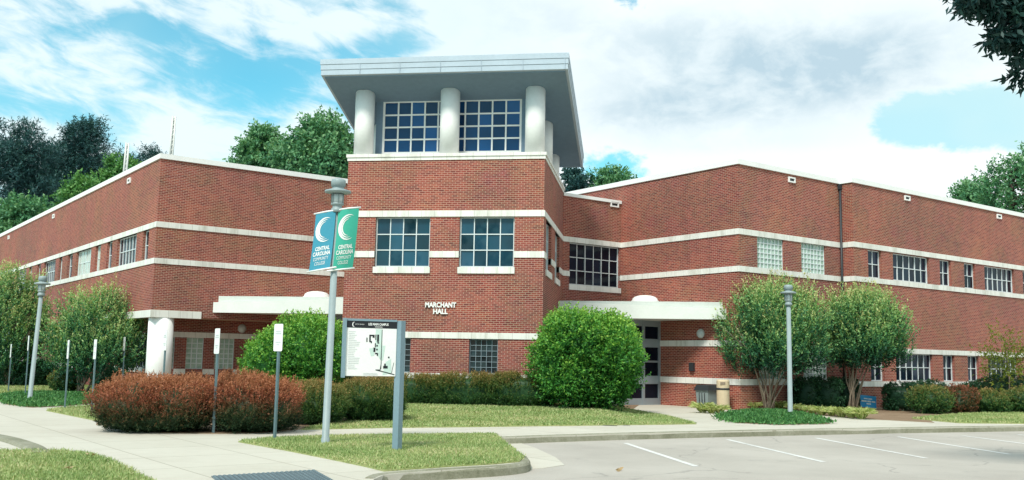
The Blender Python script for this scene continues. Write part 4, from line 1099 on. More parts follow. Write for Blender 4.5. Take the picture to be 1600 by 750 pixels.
def myrtle(u, vb, u0, u1, vt, vc, label, seed, n=1500, group="crape myrtles beside the wings", foot=None, m=12, mat="myrtle", ns=13):
    """multi stemmed crape myrtle: crown over photo columns u0..u1, rows vt..vc"""
    f = foot if foot is not None else G(u, vb); s = ppm(f); zt, zc = zat(f, vt), zat(f, vc); cx = ((u0 + u1) / 2 - u) / s; w = (u1 - u0) / s; H = zt - zc
    away = VIEW(f); rt = np.array([away[1], -away[0]])
    L = lambda x, y, z: (rt[0] * x + away[0] * y, rt[1] * x + away[1] * y, z)
    dp = w * 0.9; rng0 = np.random.default_rng(seed)
    ells = []
    for (x, y, z, r, rz) in ((0, 0, .48, .36, .44), (-.24, .1, .42, .24, .34), (.26, -.05, .46, .24, .34), (-.1, -.2, .62, .24, .32), (.12, .18, .66, .24, .30), (.02, -.25, .34, .26, .28), (-.33, -.1, .30, .15, .22), (.35, .1, .32, .14, .22), (-.40, 0, .52, .12, .16), (.40, 0, .60, .12, .16), (-.2, 0, .74, .14, .2), (.28, .1, .74, .14, .2), (.05, 0, .84, .14, .16), (-.2, 0, .24, .2, .16), (.2, .1, .24, .2, .16)):
        c = L(cx + x * w, y * dp, zc + z * H); ells.append((*c, r * w, r * dp, rz * H))
    tops = [L(cx + rng0.uniform(-.36, .36) * w, rng0.uniform(-.3, .3) * dp, zc + H * rng0.uniform(.35, .6)) for _ in range(ns)]

    def tr(mb, rng):
        stems(mb, rng, (0, 0, -0.05), tops, 0.034, 0.010, 7, .05)
        for tp in tops:
            for _ in range(3):
                a = np.array([tp[0] * .6, tp[1] * .6, tp[2] * .72]); e = np.array(tp) + rng.normal(size=3) * np.array([.4, .4, .25]); mb.tube([a, (a + e) / 2 + rng.normal(size=3) * .05, e], [.018, .012, .006], 5)
    return tree("crape_myrtle", f, tr, ells, mat, "bark", label, "tree", group, n=n, m=m, sl=.62, ll=.100, lw=.040, up=1.5, lumpy=.40, seed=seed, tip=.9, shell=.25, spread=.38, topred=.42, base_t=-.05)


myrtle(1200, 641, 1128, 1290, 447, 604, "larger crape myrtle with feathery green crown behind the right lamp post, stems in dark groundcover", 61, 3600)
myrtle(1330, 641, 1284, 1414, 461, 592, "crape myrtle with windswept crown and bare ribbed stems beside the blue yard sign", 62, 3000)
myrtle(125, 617, 66, 222, 456, 612, "crape myrtle in front of the left wing's recessed ground floor", 63, 3000)
myrtle(14, 608, -60, 66, 420, 612, "dark green tree at the left edge beyond the left lamp post", 64, 4200, foot=G(10, 604), m=12)
# young tree at the right
f = G(1578, 640); zt, zc = zat(f, 524), zat(f, 600); s = ppm(f)


def tr_y(mb, rng):
    mb.tube([(0, 0, -.05), (.03, 0, 1.2), (0, .05, zt * .8)], [.035, .025, .01], 7)
    for k in range(7):
        z = 1.0 + k * .25; e = (rng.uniform(-.8, .8), rng.uniform(-.6, .6), z + .5); mb.tube([(0.02, 0, z), e], [.014, .005], 5)


tree("young_tree", f, tr_y, [(0, 0, zc + (zt - zc) * .55, .85, .8, (zt - zc) * .5), (-.35, .1, zc + .5, .5, .5, .6), (.5, -.1, zc + .6, .5, .5, .6)], "young", "bark", "young thin tree with sparse yellowing leaves at the right edge in front of the wing", "tree", n=260, m=9, sl=.5, ll=.10, lw=.045, up=.5, seed=66, lumpy=.4, shell=.2)


def big_tree(name, u, vfoot_dep, u0, u1, vt, vb, mat, bark, label, seed, n=900, m=8, sl=1.2, ll=.5, lw=.2, blobs_n=14, group=None, tip=.5, up=.4, flat=1.0, gap=.3, trunk_r=.3, k_=1.7):
    """tree far behind: crown over photo columns u0..u1 and rows vt..vb at a given distance"""
    blobs_n = int(blobs_n * k_); dep = vfoot_dep; p = CAMO + ray(u, 560) * dep; f = np.array([p[0], p[1], -0.3]); s = FPX / dep; zt, zb = zat(f, vt), zat(f, vb); w = (u1 - u0) / s; cx = ((u0 + u1) / 2 - u) / s; H = zt - zb
    away = VIEW(f); rt = np.array([away[1], -away[0]]); rng0 = np.random.default_rng(seed); ells = []
    for k in range(blobs_n):
        z = (k + .5) / blobs_n; prof = math.sin(math.pi * (0.16 + 0.76 * z)) ** 0.8
        a = k * 2.4 + rng0.uniform(-.4, .4); rr = rng0.uniform(.20, .85) * prof * .5
        x, y = math.cos(a) * rr * w, math.sin(a) * rr * w; rad = w * rng0.uniform(.13, .23) * (0.65 + .35 * prof)
        ells.append((rt[0] * (cx + x) + away[0] * y, rt[1] * (cx + x) + away[1] * y, zb + H * (.10 + .80 * z), rad, rad, rad * rng0.uniform(.55, .8) * flat))
    top = ells[-1]

    def tr(mb, rng):
        c = rt * cx * .5; mb.tube([(0, 0, -.3), (c[0] * .4, c[1] * .4, zb * .6), (c[0], c[1], zb + H * .5), (c[0], c[1], zb + H * .85)], [trunk_r, trunk_r * .8, trunk_r * .5, trunk_r * .15], 9)
        for e in ells: mb.tube([(c[0], c[1], max(zb * .8, e[2] - H * .12)), ((c[0] + e[0]) / 2, (c[1] + e[1]) / 2, e[2] - .3), e[:3]], [trunk_r * .4, trunk_r * .22, .04], 6)
    return tree(name, f, tr, ells, mat, bark, label, "tree", group, n=n, m=m, sl=sl, ll=ll, lw=lw, up=up, lumpy=.55, seed=seed, tip=tip, shell=gap, spread=.8, topred=.12)


GB = "trees rising behind the hall"
big_tree("pine_tree", 20, 78, -70, 78, 180, 420, "pine", "barkdark", "dark pine at the left edge of the photo behind the left wing", 71, 3900, 10, .9, .34, .07, 16, GB, flat=1.0)
big_tree("pine_tree", 108, 84, 55, 158, 177, 400, "pine", "barkdark", "tallest dark pine with rounded top behind the left wing", 72, 4200, 10, .9, .34, .07, 15, GB, flat=1.0)
big_tree("pine_tree", 60, 92, 20, 110, 205, 420, "pine", "barkdark", "dark pine between the two big pines at the left", 73, 2700, 10, .9, .34, .07, 12, GB)
big_tree("pine_tree", 178, 100, 128, 215, 238, 330, "pine", "barkdark", "spreading dark pine right of the tallest pine", 74, 1500, 10, .9, .34, .07, 8, GB)
big_tree("pine_tree", 218, 96, 188, 248, 231, 320, "pine", "barkdark", "small dark treetop between the two roof masts", 75, 1260, 10, .9, .34, .07, 8, GB)
big_tree("leafy_tree", 112, 70, 70, 152, 272, 400, "lime", "barkdark", "light green leafy tree in front of the dark pines", 76, 1400, 10, .7, .26, .14, 11, GB)
big_tree("leafy_tree", 178, 76, 132, 212, 243, 380, "lime", "barkdark", "yellow green leafy tree below the left roof mast", 77, 1400, 10, .7, .26, .14, 11, GB)
big_tree("leafy_tree", 30, 66, -40, 80, 305, 440, "oak", "barkdark", "mid green tree low at the left edge above the wing roof", 78, 1600, 10, .7, .26, .14, 11, GB)
big_tree("leafy_tree", 490, 62, 402, 575, 182, 330, "oak", "barkdark", "largest leafy green tree left of the tower columns", 81, 2300, 10, .7, .26, .14, 15, GB, tip=.7, gap=.2)
big_tree("leafy_tree", 395, 66, 345, 450, 200, 320, "oak", "barkdark", "leafy tree with ragged top behind the left wing's parapet", 82, 1800, 10, .7, .26, .14, 11, GB, tip=.7, gap=.2)
big_tree("leafy_tree", 890, 84, 868, 918, 262, 345, "pine", "barkdark", "dark tree just right of the tower roof's rear end", 83, 840, 10, .7, .26, .14, 9, GB)
big_tree("leafy_tree", 958, 84, 908, 1002, 262, 345, "oak", "barkdark", "flat topped tree above the roof between tower and right wing", 84, 1240, 10, .7, .26, .14, 9, GB)
big_tree("leafy_tree", 1585, 74, 1530, 1665, 238, 380, "oak", "barkdark", "tall airy tree at the right edge behind the right wing", 85, 1000, 10, .7, .26, .14, 13, GB, gap=.2)
big_tree("leafy_tree", 1525, 82, 1478, 1572, 284, 380, "oak", "barkdark", "low green tree peeking over the right wing's roof", 86, 1200, 10, .7, .26, .14, 9, GB)

# near tree at the right, its lowest boughs hang into the picture
nb = np.array([11.2, 13.2, 0]); rng = np.random.default_rng(90); root = empty("oak_tree", (nb[0], nb[1], LOT)); tag(root, "dark leafy boughs of a near tree hanging into the top right corner", "tree")
mb = MB(); mb.tube([(0, 0, -.1), (.05, 0, 2.5), (-.1, .1, 4.5), (0, 0, 8.5)], [.28, .23, .19, .06], 12)
limbs = [tuple(at_depth(uu, vv, dd) - np.array([nb[0], nb[1], LOT])) for uu, vv, dd in ((1640, 40, 14.3), (1660, -60, 14.5), (1780, 40, 13.8))]
for l in limbs: l = np.array(l); mb.tube([(0, 0, 4.2), l * .35 + np.array([0, 0, 3.3]), l * .7 + np.array([0, .1, 1.7]), l], [.11, .08, .055, .032], 8)
tips = [(1520, 20, 14.2), (1560, 22, 14.6), (1600, 30, 14.4), (1502, 12, 14.9), (1545, 70, 14.3), (1572, 88, 14.5), (1610, 70, 14.2), (1592, 124, 14.7), (1640, 110, 14.5), (1500, 3, 14.1), (1650, 30, 14), (1700, 60, 14), (1560, -50, 14.4), (1620, -70, 14.6), (1500, -30, 14.6), (1700, -60, 14.2), (1780, 0, 13.5), (1850, 60, 13), (1720, 110, 14)]
ells = []
for (u, v, dd) in tips:
    p = at_depth(u + 30, v - 24, dd) - np.array([nb[0], nb[1], LOT]); ells.append((*p, .27, .27, .19))
    hub = limbs[int(np.argmin([np.linalg.norm(np.array(l) - p) for l in limbs]))]; hub = np.array(hub)
    mid = hub * .5 + p * .5 + rng.normal(size=3) * .18 + np.array([0, 0, .15]); mb.tube([hub, mid, p], [.030, .018, .006], 6)
for l in limbs:
    for fr_ in (.45, .6, .75, .9, 1.0):
        q_ = np.array(l) * fr_ + np.array([0, 0, 3.0 * (1 - fr_)]); ells.append((q_[0] + .2, q_[1], q_[2] + .15, .5, .5, .32))
for k in range(26):
    a = rng.uniform(0, 6.28); r = rng.uniform(.6, 2.6); ells.append((1.2 + r * math.cos(a), r * math.sin(a), rng.uniform(6.8, 10.0), 1.0, 1.0, .7))
mb.build("trunk", "barkdark", root)
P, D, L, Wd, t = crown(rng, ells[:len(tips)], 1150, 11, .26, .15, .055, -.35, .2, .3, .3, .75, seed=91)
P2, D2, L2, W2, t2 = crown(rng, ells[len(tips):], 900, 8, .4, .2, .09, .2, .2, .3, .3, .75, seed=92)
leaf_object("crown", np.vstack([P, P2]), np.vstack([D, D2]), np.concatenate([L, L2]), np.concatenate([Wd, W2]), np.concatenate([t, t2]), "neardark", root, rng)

# woods across the street, behind the viewer: the tower windows mirror them
rng = np.random.default_rng(95); ells = []
for k in range(60):
    x = -75 + k * 2.6 + rng.uniform(-1.5, 1.5); h = rng.uniform(9, 14) + (5 if k % 6 == 0 else 0); ells.append((x, -62 + rng.uniform(-5, 5), h * .5, 3.2, 3.0, h * .55))
P, D, L, Wd, t = crown(rng, ells, 1500, 6, 1.6, 1.1, .6, .4, .5, .4, .4, .8, seed=96)
o = leaf_object("woods", P, D, L, Wd, t, "oak", None, rng); tag(o, "line of woods across the lot mirrored in the tower windows", "woods", kind="stuff")

# ------------------------------------------------------------------ grass, groundcover, clumps


def inside(poly, X, Y):
    r = np.zeros(len(X), bool); n = len(poly)
    for i in range(n):
        (x0, y0), (x1, y1) = poly[i], poly[(i + 1) % n]
        c = ((y0 > Y) != (y1 > Y)) & (X < (x1 - x0) * (Y - y0) / (y1 - y0 + 1e-12) + x0); r ^= c
    return r


def grass(poly, dens, h, name, label, mat="grass", seed=1, w=.012, z0=0.016, wide=.5, zfn=None):
    rng = np.random.default_rng(seed); A = np.array(poly); lo, hi = A.min(0), A.max(0); n = int(dens * np.prod(hi - lo)); n = min(n, 160000)
    X = rng.uniform(lo[0], hi[0], n); Y = rng.uniform(lo[1], hi[1], n); k = inside(poly, X, Y) & (np.hypot(X, Y) < 60) & (Y > 1); X, Y = X[k], Y[k]; n = len(X); X = X + rng.normal(size=n) * .025; Y = Y + rng.normal(size=n) * .025
    P = np.stack([X, Y, np.full(n, z0)], 1); D = unit(np.stack([rng.normal(size=n) * wide, rng.normal(size=n) * wide, np.ones(n)], 1))
    patch = np.sin(X * 1.7 + np.sin(Y * 1.3)) * np.sin(Y * 2.1 + np.sin(X * .9)) * .18
    P[:, 2] += zfn(X, Y) if zfn else 0.0
    o = leaf_object(name, P, D, h * rng.uniform(.5, 1.3, n), w, .45 + patch + rng.normal(size=n) * .22, mat, None, rng, .25)
    tag(o, label, "grass", kind="stuff"); return o


grass(lawn_polys["island"], 2600, .055, "grass", "short dry green grass on the kerbed island under the map sign", seed=1, w=.014)
grass([p for p in lawn_polys["near"]], 2200, .06, "grass", "short grass in the near left corner of the photo", seed=2, w=.014)
grass(lawn_polys["middle"], 900, .06, "grass", "pale mown grass between sidewalk and tower hedge", seed=3, w=.022, zfn=rise)
grass(lawn_polys["strip"], 700, .07, "grass", "green grass strip in front of the bronze bushes", seed=4, w=.025)
grass(lawn_polys["triangle"], 900, .07, "grass", "small grass patch left of the big reddish shrub", seed=5, w=.022)
grass(lawn_polys["farleft"], 500, .08, "grass", "shaded grass strip below the far left hedge", seed=6, w=.03)


def cover(poly, label, seed, dens=500, h=.11):
    rng = np.random.default_rng(seed); A = np.array(poly); lo, hi = A.min(0), A.max(0); n = int(dens * np.prod(hi - lo)); X = rng.uniform(lo[0], hi[0], n); Y = rng.uniform(lo[1], hi[1], n); k = inside(poly, X, Y); X, Y = X[k], Y[k]; n = len(X); X = X + rng.normal(size=n) * .13; Y = Y + rng.normal(size=n) * .13
    c = A.mean(0); rr = np.hypot(X - c[0], Y - c[1]) / np.hypot(hi[0] - lo[0], hi[1] - lo[1]) * 2
    Z = h * np.clip(1.25 - rr * 1.15, .04, 1) * rng.random(n) ** .5
    D = unit(np.stack([rng.normal(size=n), rng.normal(size=n), np.abs(rng.normal(size=n)) + .4], 1))
    o = leaf_object("groundcover", np.stack([X, Y, Z], 1), D, .10 * rng.uniform(.6, 1.3, n), .05, .45 + rng.normal(size=n) * .2, "cover", None, rng)
    tag(o, label, "ground cover", kind="stuff")


gc1 = pxy([(1124, 655), (1150, 648), (1185, 642), (1225, 643), (1250, 651), (1297, 662.5), (1215, 664), (1150, 661)])
gc2 = pxy([(2, 622), (40, 615), (110, 613), (165, 617), (165, 628), (110, 634), (50, 637), (10, 632)])
for g_ in (gc1, gc2):
    mb = MB(); mb.prism(g_, -.02, .014); struct(mb, "mulch_bed", "mulch")
cover(gc1, "dark green groundcover mat under the larger crape myrtle", 101, 1200); cover(gc2, "dark groundcover under the left lamp post and crape myrtle", 102, 900)


def liriope(seed):
    rng = np.random.default_rng(seed); n = 150; a = rng.uniform(0, 6.28, n); tl = rng.uniform(.2, 1.1, n)
    D = unit(np.stack([np.cos(a) * tl, np.sin(a) * tl, np.ones(n)], 1)); P = np.stack([np.cos(a) * .05, np.sin(a) * .05, np.zeros(n)], 1)
    P = np.vstack([P, P + D * .14]); D2 = unit(D + np.stack([np.cos(a) * .7, np.sin(a) * .7, -np.ones(n) * .55], 1)); D = np.vstack([D, D2])
    return leaf_object("liriope_plant", P, D, np.concatenate([np.full(n, .2), np.full(n, .2)]), .022, .68 + rng.normal(size=2 * n) * .25, "liriope", None, rng, .1)


lp = [(1178, 641), (1196, 640), (1218, 641), (1240, 643), (1255, 646), (1270, 648), (1284, 650), (1300, 651), (1315, 653), (1330, 654), (1346, 656), (1098, 646), (1112, 647), (1124, 647)]
first = None
for i, (u, v) in enumerate(lp):
    if first is None: first = o = liriope(111)
    else: o = first.copy(); COL.objects.link(o)
    p = G(u, v - 1); o.location = (p[0], p[1], 0); s = random.uniform(1.2, 1.7); o.scale = (s * .85, s * .85, s * 1.0); o.rotation_euler = (0, 0, random.uniform(0, 6))
    tag(o, "pale yellow green liriope clump on the mulch in front of the urn" if i >= 11 else "pale striped liriope clump in the row edging the walk below the crape myrtles", "plant", "liriope clumps along the walk")

# ------------------------------------------------------------------ lamp posts


def lamp(base, H, label, group, lean=(0, 0), r=.08, banner=False):
    t = empty("street_lamp", (base[0], base[1], 0)); tag(t, label, "street lamp", group)
    lx = lambda z: (lean[0] * z, lean[1] * z)
    mb = MB(); mb.lathe((0, 0, 0), [(r * 1.9, 0), (r * 1.9, .025), (r * 1.15, .03), (r * 1.15, .12), (r, .125), (r * .88, H - .62)], 20, lean); mb.build("pole", "pole", t)
    mb = MB(); z = H - .62; mb.lathe((0, 0, 0), [(.105, z), (.105, z + .07), (.085, z + .08), (.085, z + .13), (.115, z + .14), (.115, z + .17), (.10, z + .175)], 20, lean); mb.build("collar", "pole", t)
    mb = MB(); mb.lathe((0, 0, 0), [(.095, z + .17), (.10, z + .33)], 20, lean); ln = mb.build("lantern", "lampglass", t)
    mb = MB()
    for k in range(6):
        a = k * math.pi / 3; mb.tube([(.108 * math.cos(a) + lx(z)[0], .108 * math.sin(a) + lx(z)[1], z + .16), (.112 * math.cos(a) + lx(z)[0], .112 * math.sin(a) + lx(z)[1], z + .36)], .010, 6)
    mb.build("cage", "pole", ln)
    mb = MB(); mb.lathe((0, 0, 0), [(.15, z + .345), (.235, z + .362), (.235, z + .395), (.15, z + .42), (.105, z + .43), (.105, z + .47), (.13, z + .475), (.13, z + .57), (.12, z + .60), (.06, z + .62)], 24, lean); mb.build("lamp_cap", "pole", t)
    return t


pb = G(508, 695); Hb = zat(pb, 279)
away = VIEW(pb); rt = np.array([away[1], -away[0]])
lean = rt * 0.011
lampc = lamp(pb, Hb, "tall grey lamp post carrying a blue and a green college banner", "lamp posts", lean, .064)
pl = G(46, 628); lamp(pl, zat(pl, 431), "grey lamp post leaning right at the far left among the parking signs", "lamp posts", VIEW(pl)[[1, 0]] * np.array([1, -1]) * .03, .068)
pr = G(1235, 652); lamp(pr, zat(pr, 445), "plain grey lamp post in front of the larger crape myrtle on the right", "lamp posts", (0, 0), .072)


def banner(sign, mat, z_top, z_bot, w, name, label, sway, tilt):
    """hanging banner on the lamp post; sign -1 goes left of the post, +1 right"""
    t = empty(name, (pb[0], pb[1], 0)); tag(t, label, "banner", "college banners on the lamp post")
    r2 = np.array([rt[0], rt[1], 0]); a2 = np.array([away[0], away[1], 0]); zx = lambda z: r2 * .011 * z

    def fn(x, y, d):
        """x 0..w outwards from the pole, y 0..1 bottom to top, d towards the viewer"""
        q = x / w; drop = tilt * x; s = (1 - y) ** 1.5
        out = sign * (0.022 + x * (1 + (0.06 if sign < 0 else -.03) * s)) + (-sway * s)
        back = -0.078 - 0.04 * math.sin(math.pi * q) * (0.4 + .6 * y) + 0.10 * s * q + (0.16 * q if sign < 0 else 0.02 * q)
        z = z_bot + (z_top - z_bot) * y + drop - (0.0 if sign > 0 else -0.01)
        return tuple(zx(z) + r2 * out + a2 * (back - d) + DZ * z)
    mb = MB(); nx, ny = 10, 16; th = .004
    for dd in (0, 1):
        for i in range(nx):
            for j in range(ny):
                c = [fn(w * (i + a) / nx, (j + b) / ny, -th * dd) for a, b in ((0, 0), (1, 0), (1, 1), (0, 1))]
                mb.quad(c if (dd == 0) == (sign > 0) else c[::-1], smooth=True)
    mb.build("cloth", mat, t)
    for zz, nm in ((1.0, "arm"), (0.0, "arm")):
        b = MB(); b.tube([np.array(fn(-.10, zz, 0)), np.array(fn(w * .5, zz, 0)), np.array(fn(w + .03, zz, 0))], .016, 8); b.build(nm, "signwhite", t)
    tx = MB(); f3 = lambda x, y, d: fn((x if sign > 0 else w - x), y, .005)
    hgt = z_top - z_bot
    f4 = lambda x, y, d: f3(x, y / hgt, 0)
    add_text(tx, "CENTRAL", w * .16, w * .86, hgt * .335, hgt * .405, f4, .03); add_text(tx, "CAROLINA", w * .08, w * .92, hgt * .245, hgt * .318, f4, .03)
    add_text(tx, "COMMUNITY", w * .13, w * .85, hgt * .165, hgt * .222, f4, .0); add_text(tx, "COLLEGE", w * .22, w * .72, hgt * .085, hgt * .142, f4, .0)
    crescent(tx, w * .56, hgt * .69, hgt * .44, f4)
    tx.build("lettering", "signwhite", t)


zt_, zb_ = zat(pb, 328.5), zat(pb, 423)
banner(-1, "banner_blue", zt_ - .02, zb_ + .03, .35, "banner", "blue banner with white crescent logo on the left of the lamp post", .05, -.16)
banner(1, "banner_green", zt_, zb_, .365, "banner", "green banner with white crescent logo on the right of the lamp post", .05, .17)

# ------------------------------------------------------------------ campus map sign
pm = G(620, 706); zt_ = zat(pm, 501.5); zpb = zat(pm, 588)
sg = empty("map_sign", (pm[0], pm[1], 0)); tag(sg, "campus map board on a single slate grey post in the grass island", "sign")
aw = VIEW(pm); th = R(14); sx = np.array([aw[1], -aw[0]]); sx = np.array([sx[0] * math.cos(th) - sx[1] * math.sin(th), sx[0] * math.sin(th) + sx[1] * math.cos(th)])    # board axis, left end nearer
sx3 = np.array([sx[0], sx[1], 0]); sn3 = np.array([sx[1], -sx[0], 0])
mb = MB(); mb.cbox((0, 0, (zt_ - .1) / 2), .115, .115, zt_ + .1, math.atan2(sx[1], sx[0]) + R(38)); mb.build("post", "slate", sg, .008)
PW = 0.84; o0 = -sx3 * (.07 + PW)
mb = MB(); mb.box(o0 - sx3 * .05 + sn3 * .05 + DZ * (zpb - .03), sx3 * .05, -sn3 * .10, DZ * (zt_ - zpb + .05)); mb.build("frame_rail", "slate", sg, .006)
mb = MB(); mb.box(o0 + sn3 * .03 + DZ * (zt_ - .02), sx3 * PW, -sn3 * .06, DZ * .035); mb.build("frame_rail", "slate", sg, .004)
HP = zt_ - .022 - zpb
mb = MB(); mb.box(o0 + sn3 * .02 + DZ * zpb, sx3 * PW, -sn3 * .04, DZ * HP); pan = mb.build("panel", "signwhite", sg)
pf = lambda x, y, d=0: tuple(o0 + sn3 * (.0225 + d) + sx3 * x + DZ * (zpb + y))
mb = MB(); mb.quad([pf(.0, HP * .875), pf(PW, HP * .875), pf(PW, HP), pf(0, HP)]); mb.build("header", "ink", pan)
pf2 = lambda x, y, d=0: tuple(o0 + sn3 * .0245 + sx3 * x + DZ * (zpb + y))
mb = MB(); add_text(mb, "LEE MAIN CAMPUS", PW * .43, PW * .83, HP * .925, HP * .970, pf2, .03); mb.quad([pf2(PW * x_, HP * y_) for x_, y_ in ((.56, .895), (.71, .895), (.71, .904), (.56, .904))])
crescent(mb, PW * .15, HP * .935, HP * .10, pf2, 8); add_text(mb, "CENTRAL CAROLINA", PW * .17, PW * .35, HP * .932, HP * .950, pf2, .0); mb.build("header_lettering", "signwhite", pan)
R_ = lambda mb, x0, y0, x1, y1, f=pf2: mb.quad([f(PW * x0, HP * y0), f(PW * x1, HP * y0), f(PW * x1, HP * y1), f(PW * x0, HP * y1)])
mb = MB()
for poly in ([(.58, .86), (.70, .86), (.70, .28), (.62, .40), (.58, .52)], [(.46, .50), (.56, .52), (.57, .38), (.50, .36)], [(.74, .02), (.92, .06), (.90, .32), (.80, .26)], [(.70, .56), (.78, .56), (.74, .28), (.69, .30)]):
    mb.quad([pf(PW * x, HP * y) for x, y in (poly if sum(poly[i][0] * poly[(i + 1) % len(poly)][1] - poly[(i + 1) % len(poly)][0] * poly[i][1] for i in range(len(poly))) > 0 else poly[::-1])])
mb.build("map_lawns", "mapgreen", pan)
mb = MB()
for r_ in [(.455, .62, .485, .73), (.485, .60, .51, .64), (.455, .73, .53, .755), (.52, .70, .56, .755), (.575, .66, .595, .76), (.61, .64, .65, .76), (.605, .62, .65, .635), (.57, .53, .59, .60), (.60, .54, .63, .57), (.62, .595, .655, .615), (.545, .44, .585, .52), (.60, .47, .63, .50), (.58, .40, .62, .425), (.615, .37, .64, .42), (.40, .62, .42, .70), (.75, .14, .84, .19), (.77, .19, .80, .23), (.70, .855, .712, .13), (.84, .33, .87, .36)]:
    R_(mb, *(r_ if r_[1] < r_[3] else (r_[0], r_[3], r_[2], r_[1])))
for (a, b, wd) in (((.60, .115), (.98, .03), .008), ((.60, .115), (.70, .115), .006), ((.71, .25), (.69, .11), .006), ((.96, .25), (.92, .06), .004)):
    a = np.array(a); b = np.array(b); d_ = (b - a) / np.linalg.norm(b - a); nn = np.array([-d_[1], d_[0]]) * wd
    mb.quad([pf2(PW * q[0], HP * q[1]) for q in (a - nn, b - nn, b + nn, a + nn)])
mb.build("map_drawing", "ink", pan)
mb = MB(); rr = random.Random(4)
for k in range(22): R_(mb, .05, .80 - k * .032, .05 + rr.uniform(.10, .24), .808 - k * .032)
for k in range(3): R_(mb, .36, .05 - k * .016, .36 + rr.uniform(.2, .3), .055 - k * .016)
mb.build("map_key", "inkgrey", pan)

# ------------------------------------------------------------------ parking signs, all facing the drive on the left
SGN = [
    (428, 688, 507, "white parking sign on a green post, nearest the lamp post with banners"),
    (332, 677, 514, "white parking sign standing in the gap of the two reddish shrubs"),
    (259, None, 516, "narrow white parking sign beside the white porch column"),
    (195, None, 527, "white parking sign rising behind the left end of the reddish shrub"),
    (142, 646, 531, "white parking sign standing at the grass patch left of the reddish shrub"),
    (100, 640, 532, "white parking sign in front of the crape myrtle's left side"),
    (38, 621, 525, "white parking sign just left of the leaning lamp post"),
    (12, 613, 538, "leftmost white parking sign at the photo's edge"),
]


def parking_sign(p, H, label, src=None, rz=0.0, lean=0.0):
    t = empty("parking_sign", (p[0], p[1], 0), rz); tag(t, label, "sign", "parking signs along the drive")
    mb = MB()
    for (x, y, sx_, sy_) in ((0, 0, .05, .006), (-.028, .014, .006, .034), (.028, .014, .006, .034)): mb.cbox((x, y, H / 2 - .1), sx_, sy_, H + .2)
    mb.build("post", "signpost", t)
    mb = MB(); pts = []
    w, h, r = .30, .50, .03
    for cx_, cz_, a0 in ((w / 2 - r, h / 2 - r, 0), (-w / 2 + r, h / 2 - r, 90), (-w / 2 + r, -h / 2 + r, 180), (w / 2 - r, -h / 2 + r, 270)):
        for k in range(4): a = R(a0 + k * 30); pts.append((cx_ + r * math.cos(a), cz_ + r * math.sin(a)))
    zc_ = H - h / 2 + .01
    mb.quad([(x, -.010, zc_ + z) for x, z in pts]); mb.quad([(x, -.006, zc_ + z) for x, z in pts[::-1]])
    for i in range(len(pts)):
        a, b = pts[i], pts[(i + 1) % len(pts)]; mb.quad([(a[0], -.010, zc_ + a[1]), (a[0], -.006, zc_ + a[1]), (b[0], -.006, zc_ + b[1]), (b[0], -.010, zc_ + b[1])])
    pl_ = mb.build("plate", "signwhite", t)
    mb = MB(); ff = lambda x, z, d: (x, -.0125, zc_ + z)
    for (x0, x1, z0, z1) in ((-.10, .10, .06, .085), (-.08, .08, .10, .125), (-.09, .09, -.10, -.075), (-.05, .05, -.14, -.12)): mb.quad([ff(x0, z0, 0), ff(x1, z0, 0), ff(x1, z1, 0), ff(x0, z1, 0)])
    mb.build("print", "inkgrey", pl_)
    return t


srow = math.atan2(DA[1], DA[0]) + math.pi                              # plate face looks along -B, towards the drive
for (u, vb, vt, lb) in SGN:
    if vb is not None: p = G(u, vb); H = zat(p, vt)
    else:
        H = 2.1; best = None
        for dep in np.linspace(20, 40, 200):
            q = CAMO + ray(u, vt) * dep
            if best is None or abs(q[2] - H) < best[0]: best = (abs(q[2] - H), q)
        p = best[1]
    parking_sign(p, H, lb, rz=srow - .04 + random.uniform(-.05, .05) + (.21 if u > 400 else 0))

# ------------------------------------------------------------------ bins, yard sign, grate, car, leaves
p = RC + DA * .98 - DB * .55
t = empty("litter_bin", (p[0], p[1], 0), R(-45)); tag(t, "grey square litter bin with wide dark lid by the entrance wall", "bin")
mb = MB(); mb.hexa([(-.24, -.24, .02), (.24, -.24, .02), (.24, .24, .02), (-.24, .24, .02), (-.28, -.28, .62), (.28, -.28, .62), (.28, .28, .62), (-.28, .28, .62)]); mb.build("body", "bin", t, .015)
mb = MB(); mb.hexa([(-.33, -.33, .62), (.33, -.33, .62), (.33, .33, .62), (-.33, .33, .62), (-.26, -.26, .80), (.26, -.26, .80), (.26, .26, .80), (-.26, .26, .80)]); mb.build("lid", "dark", t, .02)
mb = MB()
for x in (-.12, 0, .12): mb.cbox((x, -.265, .33), .03, .02, .5)
mb.build("slat", "dark", t)
p = RC + DA * .22 - DB * .62
t = empty("ash_urn", (p[0], p[1], 0)); tag(t, "tan cylindrical concrete urn bin with dark band beside the grey bin", "urn")
mb = MB(); mb.lathe((0, 0, 0), [(.20, 0), (.21, .02), (.215, .95), (.215, .95), (.19, 1.0), (.16, 1.0), (.15, .96)], 28); mb.build("body", "tan", t)
mb = MB(); mb.lathe((0, 0, 0), [(.216, .66), (.226, .665), (.226, .72), (.216, .725)], 28); mb.build("band", "dark", t)
mb = MB(); mb.cbox((-.02, -.2, .88), .16, .05, .09); mb.build("opening", "bark", t)

